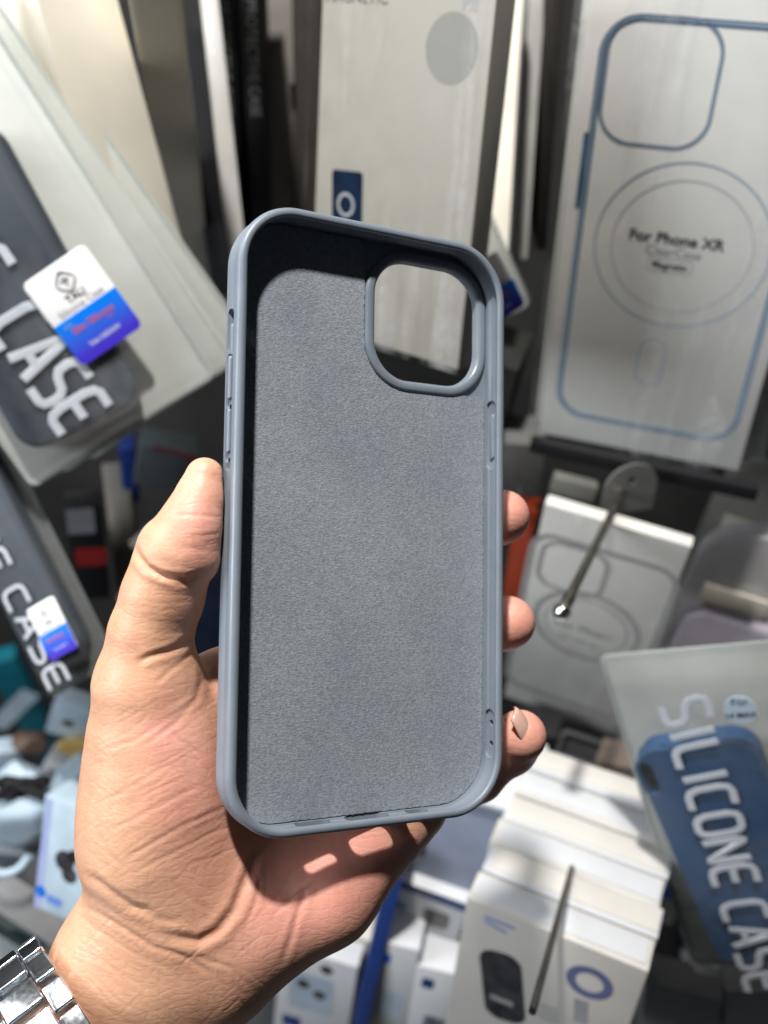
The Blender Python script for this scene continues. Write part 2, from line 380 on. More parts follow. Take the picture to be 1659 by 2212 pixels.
def vor(scale, stretch, rot, seed_off=0):
    v = N.new('ShaderNodeTexVoronoi'); v.feature = 'DISTANCE_TO_EDGE'; v.inputs['Scale'].default_value = scale
    tc = N.new('ShaderNodeTexCoord'); mp = N.new('ShaderNodeMapping'); mp.inputs['Scale'].default_value = stretch; mp.inputs['Rotation'].default_value = rot
    mp.inputs['Location'].default_value = (seed_off, seed_off, 0)
    wn = noise(N, L_, 90, 3); ad = N.new('ShaderNodeVectorMath'); ad.operation = 'MULTIPLY_ADD'; ad.inputs[1].default_value = (.006, .006, .006)
    L_.new(wn.outputs['Color'], ad.inputs[0]); L_.new(tc.outputs['Object'], ad.inputs[2]); L_.new(ad.outputs[0], mp.inputs[0]); L_.new(mp.outputs[0], v.inputs['Vector'])
    rp = N.new('ShaderNodeMapRange'); rp.inputs['From Max'].default_value = .16; L_.new(v.outputs['Distance'], rp.inputs[0]); return rp.outputs[0]
v1 = vor(420, (.30, 1, .5), (0, 0, math.radians(-32))); v2 = vor(260, (1, .25, .5), (0, 0, math.radians(-18)), 3.1)
v3 = vor(900, (.6, 1, 1), (0, 0, math.radians(-40)), 1.7)
b1 = bump(N, L_, v1, None, .16, .00022); b2 = bump(N, L_, v2, b1.outputs[0], .10, .00022); b3 = bump(N, L_, v3, b2.outputs[0], .16, .00012)
L_.new(b3.outputs[0], B.inputs['Normal'])

PR = []     # primitives: (a, ra, b, rb, blend) in metres, camera frame
def cap(a, b_, k=.004):
    A = P(*a[:3]); Bv = P(*b_[:3]); PR.append((np.array(A), a[3]*a[2]/F, np.array(Bv), b_[3]*b_[2]/F, k))
def chain(pts, k=.004):
    for i in range(len(pts)-1): cap(pts[i], pts[i+1], k)
# palm
chain([(420,1990,.271,95), (600,1470,.279,82)], .010)
chain([(500,2010,.271,95), (715,1560,.283,80)], .010)
chain([(560,1990,.273,97), (800,1650,.286,80)], .010)
chain([(474,2075,.274,92), (690,1912,.2795,96), (864,1718,.289,88)], .008)
chain([(497,2098,.2695,72), (712,1940,.2745,80), (888,1738,.2855,72)], .008)
chain([(600,1960,.272,85), (800,1760,.2815,80)], .009)
# wrist and forearm
chain([(292,1985,.268,106), (236,2072,.270,104), (70,2390,.272,130), (-140,2800,.280,200)], .009)
chain([(490,2015,.276,118), (452,2062,.276,128), (260,2330,.278,150), (60,2800,.285,200)], .009)
chain([(390,1960,.274,135), (325,2085,.274,142), (140,2400,.278,160), (-40,2820,.284,200)], .010)
# thenar and thumb
chain([(322,1478,.2575,113), (340,1600,.262,143), (346,1700,.264,160), (336,1800,.265,152)], .005)
chain([(336,1800,.265,150), (390,1930,.271,112)], .008)
chain([(335,1890,.2655,112), (310,2050,.268,120)], .012)
chain([(440,1850,.2655,92), (470,2010,.269,98)], .012)
chain([(400,1930,.2655,95), (540,1950,.271,90)], .012)
chain([(325,1372,.2545,86), (320,1478,.2575,112)], .004)
chain([(351,1290,.253,88), (325,1372,.2545,87)], .003)
chain([(380,1192,.2505,86), (351,1290,.253,87)], .0018)
chain([(442,1030,.2500,42), (432,1078,.2495,52), (415,1130,.249,66), (404,1190,.249,72)], .0025)
chain([(408,1160,.2485,66), (424,1206,.249,50)], .002)
# web and finger roots
chain([(390,1560,.270,85), (480,1490,.275,80), (600,1430,.281,76)], .006)
# fingers wrapped behind the case
fing = [[(600,1415,.281,74), (850,1235,.297,60), (1000,1150,.3045,56), (1062,1122,.3055,58), (1086,1116,.3045,58)],
        [(705,1510,.286,74), (900,1400,.300,60), (1010,1362,.306,56), (1075,1347,.3055,58), (1099,1345,.3045,57)],
        [(795,1610,.291,72), (960,1625,.304,58), (1060,1640,.306,56), (1100,1615,.303,58), (1124,1590,.297,56)],
        [(868,1715,.293,72), (985,1700,.303,52), (1035,1680,.306,50), (1062,1645,.305,46)]]
for f_ in fing: chain(f_, .0022)

h = .0005
allp = np.array([p[i] for p in PR for i in (0, 2)]); lo = allp.min(0)-.032; hi = allp.max(0)+.032
lo[1] = max(lo[1], float(P(0, 2750, .275).y)); lo[0] = max(lo[0], -.135)
nx_, ny_, nz_ = [int(v) for v in ((hi-lo)/h)]
Fd = np.full((nx_, ny_, nz_), .05, np.float32)
ax = [lo[i]+h*np.arange(n_, dtype=np.float32) for i, n_ in enumerate((nx_, ny_, nz_))]
for a, ra, b_, rb, k in PR:
    mg = max(ra, rb)+.012; s0 = np.minimum(a, b_)-mg; s1 = np.maximum(a, b_)+mg
    i0 = [max(0, int((s0[j]-lo[j])/h)) for j in range(3)]; i1 = [min(Fd.shape[j], int((s1[j]-lo[j])/h)+1) for j in range(3)]
    if any(i1[j] <= i0[j] for j in range(3)): continue
    sl = tuple(slice(i0[j], i1[j]) for j in range(3))
    X, Y, Z = np.meshgrid(ax[0][sl[0]]-a[0], ax[1][sl[1]]-a[1], ax[2][sl[2]]-a[2], indexing='ij')
    d = (b_-a).astype(np.float32); dd = float(d@d)+1e-12
    t = np.clip((X*d[0]+Y*d[1]+Z*d[2])/dd, 0, 1)
    ds = np.sqrt((X-t*d[0])**2+(Y-t*d[1])**2+(Z-t*d[2])**2)-(ra+(rb-ra)*t)
    A = Fd[sl]; hh_ = np.maximum(k-np.abs(A-ds), 0)/k
    Fd[sl] = np.minimum(A, ds)-hh_*hh_*k*.25
# the skin gives way where the case presses into it
Rn = np.array([list(r_)[:3] for r_ in CR])[:3]; tn = np.array(LC.translation)
X, Y, Z = np.meshgrid(ax[0]-tn[0], ax[1]-tn[1], ax[2]-tn[2], indexing='ij')
u = [np.abs(X*Rn[0, j]+Y*Rn[1, j]+Z*Rn[2, j] - (0, 0, -.0053)[j]) for j in range(3)]
rc = .004
q = [u[0]-(CW/2-rc), u[1]-(CH/2-rc), u[2]-(.0053-rc+.0)]
sd = np.sqrt(sum(np.maximum(v, 0)**2 for v in q)) + np.minimum(np.maximum(np.maximum(q[0], q[1]), q[2]), 0) - rc
cr_ = 15*mm; q0 = u[0]-(CW/2-cr_); q1 = u[1]-(CH/2-cr_)
sd2 = np.sqrt(np.maximum(q0, 0)**2+np.maximum(q1, 0)**2)+np.minimum(np.maximum(q0, q1), 0)-cr_
sd = np.maximum(sd, sd2)-.00025
k = .0012; A = Fd; Bq = -sd; hh_ = np.maximum(k-np.abs(A-Bq), 0)/k
Fd = np.maximum(A, Bq)+hh_*hh_*k*.25
del X, Y, Z, u, q, sd, sd2, A, Bq, hh_
def surface_nets(Fd, lo, h):
    nx, ny, nz = Fd.shape; ins = Fd < 0
    cnt = np.zeros((nx-1, ny-1, nz-1), np.uint8)
    for dx in (0, 1):
        for dy in (0, 1):
            for dz in (0, 1): cnt += ins[dx:nx-1+dx, dy:ny-1+dy, dz:nz-1+dz]
    act = (cnt > 0) & (cnt < 8); I = np.argwhere(act); idx = np.full(act.shape, -1, np.int32); idx[act] = np.arange(len(I))
    acc = np.zeros((len(I), 3)); c = np.zeros(len(I))
    corners = [(x, y, z) for x in (0, 1) for y in (0, 1) for z in (0, 1)]
    val = {k_: Fd[I[:, 0]+k_[0], I[:, 1]+k_[1], I[:, 2]+k_[2]] for k_ in corners}
    for a in corners:
        for ax_ in range(3):
            if a[ax_] == 0:
                b_ = list(a); b_[ax_] = 1; b_ = tuple(b_); va, vb = val[a], val[b_]
                m_ = (va < 0) != (vb < 0); t = np.where(m_, va/(va-vb+1e-20), 0)
                p = np.array(a, float)[None]+t[:, None]*(np.array(b_)-np.array(a))[None]
                acc += np.where(m_[:, None], p, 0); c += m_
    V = lo+h*(I+acc/c[:, None])
    Q = []
    for ax_ in range(3):
        o1, o2 = [j for j in range(3) if j != ax_]
        s0 = [slice(1, None)]*3; s0[ax_] = slice(0, -1); s1 = [slice(1, None)]*3; s1[ax_] = slice(1, None)
        sA = [slice(0, -1) if j == ax_ else slice(1, -1) for j in range(3)]; sB = [slice(1, None) if j == ax_ else slice(1, -1) for j in range(3)]
        a = ins[tuple(sA)]; b_ = ins[tuple(sB)]; E_ = np.argwhere(a != b_)
        base = E_.copy(); base[:, o1] += 1; base[:, o2] += 1
        def cell(d1, d2):
            q = base.copy(); q[:, o1] -= d1; q[:, o2] -= d2; return idx[q[:, 0], q[:, 1], q[:, 2]]
        quad = np.stack([cell(1, 1), cell(0, 1), cell(0, 0), cell(1, 0)], 1)
        fl = a[E_[:, 0], E_[:, 1], E_[:, 2]]
        if ax_ == 1: fl = ~fl
        quad[~fl] = quad[~fl][:, ::-1]; Q.append(quad)
    return V, np.concatenate(Q)
V, Q = surface_nets(Fd, lo, h)
del Fd
Q = Q[(Q >= 0).all(1)]
# smooth a little, then press the creases in
def vnormals(V, Q):
    n_ = np.cross(V[Q[:, 2]]-V[Q[:, 0]], V[Q[:, 3]]-V[Q[:, 1]]); vn = np.zeros_like(V)
    for j in range(4): np.add.at(vn, Q[:, j], n_)
    return vn/np.maximum(np.linalg.norm(vn, axis=1), 1e-12)[:, None]
def relax(V, Q, it, lam=.5):
    e = np.concatenate([Q[:, [0, 1]], Q[:, [1, 2]], Q[:, [2, 3]], Q[:, [3, 0]]]); deg = np.bincount(e.ravel(), minlength=len(V)).astype(float)
    for _ in range(it):
        s = np.zeros_like(V)
        for j in range(3): s[:, j] = np.bincount(e[:, 0], V[e[:, 1], j], len(V))+np.bincount(e[:, 1], V[e[:, 0], j], len(V))
        V = V+lam*(s/np.maximum(deg, 1)[:, None]-V)
    return V
V = relax(V, Q, 4)
vn = vnormals(V, Q)
if (vn*(V-V.mean(0))).sum() < 0: Q = Q[:, ::-1]; vn = -vn
px = np.stack([829.5+F*V[:, 0]/-V[:, 2], 1106-F*V[:, 1]/-V[:, 2]], 1)
front = np.clip((vn*(-V)).sum(1)/np.linalg.norm(V, axis=1)*3, 0, 1)
def pdist(px, pl):
    best = np.full(len(px), 1e9); fr_ = np.zeros(len(px)); n_ = len(pl)-1
    for i in range(n_):
        a = np.array(pl[i], float); b_ = np.array(pl[i+1], float); d = b_-a; t = np.clip(((px-a)@d)/(d@d), 0, 1)
        e = np.linalg.norm(px-a-t[:, None]*d, axis=1); fr_ = np.where(e < best, (i+t)/n_, fr_); best = np.minimum(best, e)
    return best, np.clip(5*np.minimum(fr_, 1-fr_), 0, 1)
creases = [([(286,1170),(300,1205),(317,1226),(350,1243),(400,1252),(445,1243)], 7, 1.5), ([(330,1230),(380,1262),(436,1266)], 6, .7),
    ([(364,1114),(417,1112),(484,1118)], 4, .35), ([(400,1160),(440,1158),(480,1150)], 4, .3), ([(390,1180),(450,1190)], 4, .25),
    ([(414,1374),(390,1395),(364,1407),(320,1420),(290,1432)], 7, 1.1), ([(424,1405),(380,1440),(330,1480)], 5, .4),
    ([(430,1425),(436,1470),(425,1510),(380,1560),(300,1620)], 6, .5),
    ([(178,1882),(233,1922),(285,1958),(335,1972)], 9, 1.3), ([(230,1890),(270,1925),(330,1950)], 6, .35), ([(300,1966),(345,1988),(400,1990)], 8, .5),
    ([(340,2010),(380,2026),(430,2034),(470,2012),(505,1968),(530,1905),(548,1862),(575,1825)], 10, 1.5),
    ([(540,1868),(560,1900),(552,1950),(530,2000)], 5, .35), ([(470,1972),(420,1950),(370,1900)], 5, .3),
    ([(662,1920),(648,1960),(630,2020),(606,2092)], 7, .55), ([(690,1905),(640,1935),(590,1975)], 5, .3),
    ([(165,1950),(215,1975),(257,2000),(331,2046),(400,2066),(450,2100),(480,2145)], 6, .6), ([(150,1960),(210,2010),(290,2060),(360,2090),(420,2140)], 5, .3),
    ([(130,1990),(200,2060),(270,2110),(350,2150)], 5, .22), ([(420,2066),(500,2090),(545,2140)], 5, .5),
    ([(220,1800),(290,1770),(380,1720),(450,1690)], 5, .3), ([(250,1870),(330,1820),(420,1770),(500,1740)], 5, .35), ([(230,1730),(300,1690),(380,1640)], 5, .25),
    ([(260,1900),(360,1850),(460,1800),(540,1770)], 5, .3), ([(215,1620),(290,1600),(370,1550),(430,1500)], 5, .3), ([(340,1560),(390,1600),(450,1640)], 4, .22),
    ([(205,1790),(240,1850),(280,1885)], 5, .3), ([(390,1620),(420,1700),(450,1790)], 4, .2), ([(300,1640),(330,1700),(370,1760)], 4, .2)]
rs = random.Random(11)
for i in range(16):
    y = 1290+i*6.2; creases.append(([(rs.uniform(275,300),y+rs.uniform(-6,6)), (350,y+rs.uniform(6,14)), (rs.uniform(400,430),y+rs.uniform(0,12))], 3, rs.uniform(.06,.16)))
for i in range(120):
    x = rs.uniform(205,470); y = rs.uniform(1480,1900); l = rs.uniform(25,80); a = rs.choice([-.5,-.62,-.4,.75,.9])+rs.uniform(-.12,.12)
    creases.append(([(x-l*math.cos(a),y-l*math.sin(a)), (x+rs.uniform(-5,5),y+rs.uniform(-5,5)), (x+l*math.cos(a),y+l*math.sin(a))], rs.uniform(2.2,3), rs.uniform(.06,.2)))
for i in range(110):
    x = rs.uniform(110,560); y = rs.uniform(1970,2200); l = rs.uniform(30,90); a = rs.choice([.6,.75,-.7,.5])+rs.uniform(-.12,.12)
    creases.append(([(x-l*math.cos(a),y-l*math.sin(a)), (x+rs.uniform(-4,4),y+rs.uniform(-4,4)), (x+l*math.cos(a),y+l*math.sin(a))], rs.uniform(2.2,3), rs.uniform(.06,.2)))
disp = np.zeros(len(V))
for pl, w_, dp in creases:
    pa = np.array(pl, float); bb = (px[:, 0] > pa[:, 0].min()-3*w_) & (px[:, 0] < pa[:, 0].max()+3*w_) & (px[:, 1] > pa[:, 1].min()-3*w_) & (px[:, 1] < pa[:, 1].max()+3*w_)
    ii = np.where(bb)[0]
    if len(ii): dd_, tp_ = pdist(px[ii], pl); disp[ii] += tp_*dp*mm*(.45 if dp > .5 else .36)*(np.exp(-(dd_/w_)**2)-.35*np.exp(-((dd_-2.1*w_)/(1.1*w_))**2))
V = V-vn*(disp*front)[:, None]
px0 = px
def blob(cx, cy, sx, sy): return np.exp(-((px0[:, 0]-cx)/sx)**2-((px0[:, 1]-cy)/sy)**2)
red = np.clip(.95*blob(430,1130,75,130)+.75*blob(400,1680,130,170)+.65*blob(330,1560,60,80)+1.0*blob(620,1950,150,190)+.9*blob(800,1850,140,140)+1.2*(px0[:, 0] > 980)*1.0 - .3*blob(500,1920,60,60), 0, 1)
red *= np.clip((px0[:, 0]-200-(np.abs(px0[:, 1]-1250) < 300)*60)/160, .0, 1)
me = bpy.data.meshes.new('hand'); me.vertices.add(len(V)); me.vertices.foreach_set('co', V.astype(np.float32).ravel())
me.loops.add(Q.size); me.loops.foreach_set('vertex_index', Q.astype(np.int32).ravel())
me.polygons.add(len(Q)); me.polygons.foreach_set('loop_start', np.arange(0, Q.size, 4, dtype=np.int32)); me.polygons.foreach_set('loop_total', np.full(len(Q), 4, np.int32))
me.polygons.foreach_set('use_smooth', np.ones(len(Q), bool)); me.update(calc_edges=True); me.validate()
ra_ = me.attributes.new('redness', 'FLOAT', 'POINT'); ra_.data.foreach_set('value', red.astype(np.float32))
me.materials.append(SKIN)
hand = bpy.data.objects.new('hand', me); link(hand, None, Matrix.Identity(4))
tag(hand, 'bare left hand gripping the blue-grey phone case from behind', 'hand')
# fingernails
m, N, L_, B = new_mat('fingernail'); NAIL = m
n = noise(N, L_, 300, 3); r = ramp(N, L_, n.outputs['Fac'], (.68, .42, .34), (.76, .48, .40)); L_.new(r.outputs[0], B.inputs['Base Color'])
B.inputs['Roughness'].default_value = .25; B.inputs['Subsurface Weight'].default_value = .2; B.inputs['Subsurface Scale'].default_value = .002
def nail(c, normal, along, ln, wd, label=None):
    n_ = Vector(normal).normalized(); y = Vector(along); y = (y-n_*y.dot(n_)).normalized(); x = y.cross(n_)
    Lm = Matrix((x, y, n_)).transposed().to_4x4(); Lm.translation = P(*c)
    V_ = []; Fc = []; a_, b2_ = 12, 12
    for s in (0, 1):
        for i in range(a_+1):
            for j in range(b2_+1):
                u_ = -1+2*i/a_; v_ = -1+2*j/b2_
                # squircle disc
                X_ = u_*math.sqrt(1-v_*v_*.35)*wd/2; Y_ = v_*math.sqrt(1-u_*u_*.35)*ln/2
                V_.append((X_, Y_, -(X_**2)/(wd*.9)-(Y_**2)/(ln*2.2)-s*.0005-.0003*(abs(u_)**6+abs(v_)**6)))
    k_ = (a_+1)*(b2_+1)
    for i in range(a_):
        for j in range(b2_):
            q_ = i*(b2_+1)+j; f_ = (q_, q_+b2_+1, q_+b2_+2, q_+1); Fc.append(f_); Fc.append(tuple(k_+z_ for z_ in f_[::-1]))
    per = [i*(b2_+1) for i in range(a_+1)]+[a_*(b2_+1)+j for j in range(1, b2_+1)]+[i*(b2_+1)+b2_ for i in range(a_-1, -1, -1)]+[j for j in range(b2_-1, 0, -1)]
    for i in range(len(per)): a1, a2 = per[i], per[(i+1) % len(per)]; Fc.append((a2, a1, a1+k_, a2+k_))
    return mesh('fingernail', V_, Fc, NAIL, hand, Lm, smooth=True)
nail((1143,1564,.2916), (.86,.34,.34), (-.42,.75,.2), .0122, .0088)
nail((1143,1316,.3050), (.80,.54,.05), (-.5,.6,-.4), .011, .0090)
nail((1129,1080,.3050), (.76,.62,.0), (-.5,.5,-.6), .010, .0090)

# ================================================================== DISPLAY BEHIND THE HAND
REPORT = []
def pose(nm, quad, w, h=None, prior=40., yaw=0., pitch=PITCH):
    global WID
    Lm, H, e, WID = face_pose(quad, w, h, prior, yaw, pitch); REPORT.append((nm, round(H, 3), round(-Lm.translation.z, 3), round(float(e), 1))); return Lm, H
FILM = film('milky_plastic_film', (.80, .83, .84), (.005, .26), .14, 14, ((1, .35, 1), (0, 0, .1)), (.48, .82))
STREAK = film('glare_streaked_film', (.90, .91, .92), (.0, .48), .12, 42, ((1, .10, 1), (0, 0, .12)), (.52, .80))  # white opacity streaks paint the glare of reflections on creased sleeves
FILMD = film('dull_plastic_film', (.55, .56, .54), (.05, .22), .3, 10)
FILMC = film('clear_plastic_film', (.80, .82, .82), (.03, .14), .12, 16)
BACKF = plain('milky_backing_film', (.60, .61, .57), .45, var=.07, scale=22)
SLATE = plain('slate_silicone', (.034, .044, .060), .6, var=.12, scale=30)
BLUESIL = plain('royal_blue_silicone', (.016, .056, .14), .5, var=.1, scale=30)
GREYSIL = plain('grey_silicone', (.10, .11, .12), .6, var=.1)
LILAC = plain('lilac_silicone', (.33, .31, .37), .4)
TEAL = plain('teal_plastic', (.0, .09, .13), .4, var=.3, scale=20)
ORANGE = plain('orange_red_card', (.42, .045, .01), .5)
RED = plain('red_card', (.38, .01, .012), .5)
YELLOW = plain('yellow_paper', (.40, .27, .08), .6)
PBLUE = plain('pale_blue_card', (.42, .53, .62), .4, var=.12, scale=40)
SHADE = plain('dark_product_photo', (.035, .035, .04), .3, var=.6, scale=80)
CARB = plain('product_photo_grey', (.12, .15, .18), .3, var=.7, scale=60)

def wavy_sheet(name, w, h, z, amp, mat, parent, seed, nx=40, ny=70, curl=0.):
    rnd = random.Random(seed); wv = [(rnd.uniform(20, 90), rnd.uniform(-60, 60), rnd.uniform(0, 6), rnd.uniform(.3, 1)) for _ in range(7)]
    V = []; Fc = []
    for j in range(ny+1):
        for i in range(nx+1):
            x = -w/2+w*i/nx; y = -h/2+h*j/ny; e = min(1, min(i, nx-i)/4, min(j, ny-j)/4)
            d = sum(a*math.sin(fx*x+fy*y+p) for fx, fy, p, a in wv)/3
            V.append((x, y, z*e+amp*d*e+curl*(x/(w/2))**2))
    for j in range(ny):
        for i in range(nx): a = j*(nx+1)+i; Fc.append((a, a+1, a+nx+2, a+nx+1))
    return mesh(name, V, Fc, mat, parent, smooth=True)
def pillow(name, w, h, T, amp, mat, parent, seed, nx=60, ny=90, roll=.009, top=.0010):
    rnd = random.Random(seed); wv = [(rnd.uniform(20, 90), rnd.uniform(-60, 60), rnd.uniform(0, 6), rnd.uniform(.3, 1)) for _ in range(6)]
    rid = [(rnd.uniform(-.5, .5)*w*.2+w*(.5-.05*k_), rnd.uniform(-.06, .06), rnd.uniform(.5, 1)) for k_ in range(1, 5)]
    V = []; Fc = []
    for j in range(ny+1):
        for i in range(nx+1):
            x = -w/2+w*i/nx; y = -h/2+h*j/ny; de = min(w/2-abs(x), h/2-abs(y)); t = min(1, de/roll)
            z = -T-.0004+(T+.0004+top)*(1-(1-t)**2.2)
            d = sum(a*math.sin(fx_*x+fy_*y+pp) for fx_, fy_, pp, a in wv)/3
            edge = max(0, 1-(w/2-.001-abs(x))/(w*.16))
            r_ = sum(a*math.exp(-((x-x0-sl*y)/.0011)**2) for x0, sl, a in rid)
            V.append((x, y, z+amp*d*t*(.35+2.2*edge)+.0016*r_*t*(.15+edge)))
    for j in range(ny):
        for i in range(nx): a = j*(nx+1)+i; Fc.append((a, a+1, a+nx+2, a+nx+1))
    return mesh(name, V, Fc, mat, parent, smooth=True)
def edge_weld(parent, w, h, mat, t=.0022, z0=-.0108):
    """heat-sealed rim of a plastic pouch"""
    return plate('sealed_rim', rr(w+.001, h+.001, .004, 5), [rr(w-2*t, h-2*t, .003, 5)], z0-.0002, z0+.0004, mat, parent)
def silicone_pack(quad, w, label, case_px=None, casemat=SLATE, word=None, wp=None, card=None, filmm=FILM, h=None, yaw=0, seed=1, T=.011, group=None, prior=40, backmat=None, cut_px=None, pitch=PITCH, crot=0.):
    Lm, H = pose(label[:22], quad, w, h, prior, yaw, pitch); w = WID
    t = thing('phone_case_pouch', label, 'packaged phone case', Lm, group)
    slab('backing', w, H, .004, -T-.0012, -T, backmat or BACKF, t, b=.0004)
    pillow('pouch_film', w, H, T, .0006, filmm, t, seed)
    edge_weld(t, w, H, filmm, z0=-T+.0002)
    if case_px:
        c = [Vector(on_face(Lm, x, y, -.003)) for x, y in case_px]       # TL TR BR BL
        cx = sum((v for v in c), Vector((0, 0)))/4; cw_ = ((c[1]-c[0]).length+(c[2]-c[3]).length)/2; ch_ = ((c[3]-c[0]).length+(c[2]-c[1]).length)/2
        ang = math.atan2((c[1]-c[0]+c[2]-c[3]).y, (c[1]-c[0]+c[2]-c[3]).x)
        Lc = Matrix.Translation((cx.x, cx.y, 0)) @ Matrix.Rotation(ang+crot, 4, 'Z')
        if cut_px:
            q = [Lc.inverted() @ Vector((*on_face(Lm, x, y, -.003), 0)) for x, y in cut_px]
            qc = sum((Vector((v.x, v.y)) for v in q), Vector((0, 0)))/4
            slab('wrapped_case', cw_, ch_, .011, -T+.0002, -.0002, casemat, t, Lc, holes=[rr((q[1]-q[0]).length, (q[3]-q[0]).length, .006, 6, tuple(qc))])
        else: slab('wrapped_case', cw_, ch_, .011, -T+.0002, -.0002, casemat, t, Lc, b=.0022)
    if word:
        a = on_face(Lm, *wp[0], .002); b_ = on_face(Lm, *wp[1], .002); hh_ = (Vector(on_face(Lm, *wp[2], .002))-Vector(on_face(Lm, *wp[3], .002))).length
        stroke_word('printed_lettering', word, a, b_, hh_, hh_*wp[4], LETTER, t, z=.0015, lean=wp[5] if len(wp) > 5 else 0, spc=wp[6] if len(wp) > 6 else .45)
    if card:
        logo_card(t, Lm, card)
    return t, Lm, H
m, N, L_, B = new_mat('blue_violet_print'); GRADB = m
tc = N.new('ShaderNodeTexCoord'); sp = N.new('ShaderNodeSeparateXYZ'); L_.new(tc.outputs['Generated'], sp.inputs[0])
r = ramp(N, L_, sp.outputs['Y'], (.055, .03, .50), (.0, .19, .80), .15, .9); L_.new(r.outputs[0], B.inputs['Base Color']); B.inputs['Roughness'].default_value = .3
WHITEG = plain('glossy_white_label', (.82, .82, .82), .3, var=.02)
def logo_card(t, Lm, q, full=True):
    c = [Vector(on_face(Lm, x, y, .003)) for x, y in q]; cx = sum(c, Vector((0, 0)))/4
    w_ = ((c[1]-c[0]).length+(c[2]-c[3]).length)/2; h_ = ((c[3]-c[0]).length+(c[2]-c[1]).length)/2
    d = c[1]-c[0]+c[2]-c[3]; ang = math.atan2(d.y, d.x); Lx = Matrix.Translation((cx.x, cx.y, 0)) @ Matrix.Rotation(ang, 4, 'Z')
    lab = slab('brand_label', w_, h_, w_*.09, .0026, .0034, WHITEG, t, Lx, b=.0002)
    k = w_/.035; r_ = w_*.09
    pts = [p for p in rr(w_, h_, r_, 8)]
    low = [p for p in pts if p[1] < -h_*.05]; low = [(w_/2, -h_*.02)] + [(-w_/2, -h_*.02)] + [p for p in rr(w_, h_, r_, 8)[18:]]
    plate('blue_panel', low, [], .0034, .00362, GRADB, lab)
    if not full:
        tube('logo', [(math.cos(a)*.004*k, h_*.25+math.sin(a)*.004*k, .0036) for a in [i*math.pi/6 for i in range(12)]], .0006*k, GINK, lab, cyclic=True); return
    s = .0042*k; y0 = h_*.30
    def rot45(pl): return [((x-y)*.7071, (x+y)*.7071+y0, .0037) for x, y in pl]
    tube('logo', rot45(rr(s*1.9, s*1.9, s*.5, 5)), .00042*k, GINK, lab, cyclic=True)
    tube('logo_arrow', None, .0005*k, GINK, lab, polys=[[(0, y0-s*.55, .0037), (0, y0+s*.45, .0037)], [(-s*.42, y0+s*.05, .0037), (0, y0+s*.5, .0037), (s*.42, y0+s*.05, .0037)]])
    text('label_text', 'TAU', .0052*k, INK, lab, (0, h_*.125), z=.0036, off=.0001)
    text('label_text', 'Silicone Case', .0046*k, GINK, lab, (0, h_*.035), z=.0036)
    text('label_text', 'FOR', .0022*k, LBLUEP, lab, (-w_*.33, -h_*.09), z=.0038)
    text('label_text', 'Slim Silicone', .0045*k, REDINK, lab, (0, -h_*.165), z=.0038, off=.0001)
    text('label_text', 'case', .0024*k, REDINK, lab, (w_*.22, -h_*.225), z=.0038)
    text('label_text', 'TAU DESIGN', .0030*k, WHITEG, lab, (0, -h_*.36), z=.0038)

def carton(quad, w, T, mat, label, h=None, yaw=0, pitch=PITCH, group=None, prior=40, name='retail_box', cat='box', warp=0, bev=.0008):
    Lm, H = pose(label[:22], quad, w, h, prior, yaw, pitch); w = WID
    t = thing(name, label, cat, Lm, group)
    box('carton', (0, 0, -T/2), (w, H, T), mat, t, bev=bev, warp=warp)
    return t, Lm, H
def disc(name, Lm, t, x, y, r_px, mat, z=.0004, thick=.0003):
    c = on_face(Lm, x, y, 0); c2 = on_face(Lm, x+r_px, y, 0); r_ = (Vector(c2)-Vector(c)).length
    if z < .002: z *= .2; thick = .00004
    return plate(name, [(c[0]+r_*math.cos(a), c[1]+r_*math.sin(a)) for a in [i*math.pi/20 for i in range(40)]], [], z-thick, z, mat, t)
def ring(name, Lm, t, x, y, rpx, tw, mat, z=.0004, cpt=None):
    c = cpt or on_face(Lm, x, y, 0); r_ = rpx
    mk = lambda q: [(c[0]+q*math.cos(a), c[1]+q*math.sin(a)) for a in [i*math.pi/32 for i in range(64)]]
    z *= .2; return plate(name, mk(r_), [mk(r_-tw)], z-.00004, z, mat, t)
def patch(name, Lm, t, q, mat, z=.0005, r_=.001, thick=.0003):
    c = [Vector(on_face(Lm, x, y, 0)) for x, y in q]; cx = sum(c, Vector((0, 0)))/4
    w_ = ((c[1]-c[0]).length+(c[2]-c[3]).length)/2; h_ = ((c[3]-c[0]).length+(c[2]-c[1]).length)/2
    d = c[1]-c[0]+c[2]-c[3]; ang = math.atan2(d.y, d.x)
    z *= .2; thick = .00004
    return plate(name, rr(w_, h_, r_), [], z-thick, z, mat, t, Matrix.Translation((cx.x, cx.y, 0)) @ Matrix.Rotation(ang, 4, 'Z'))

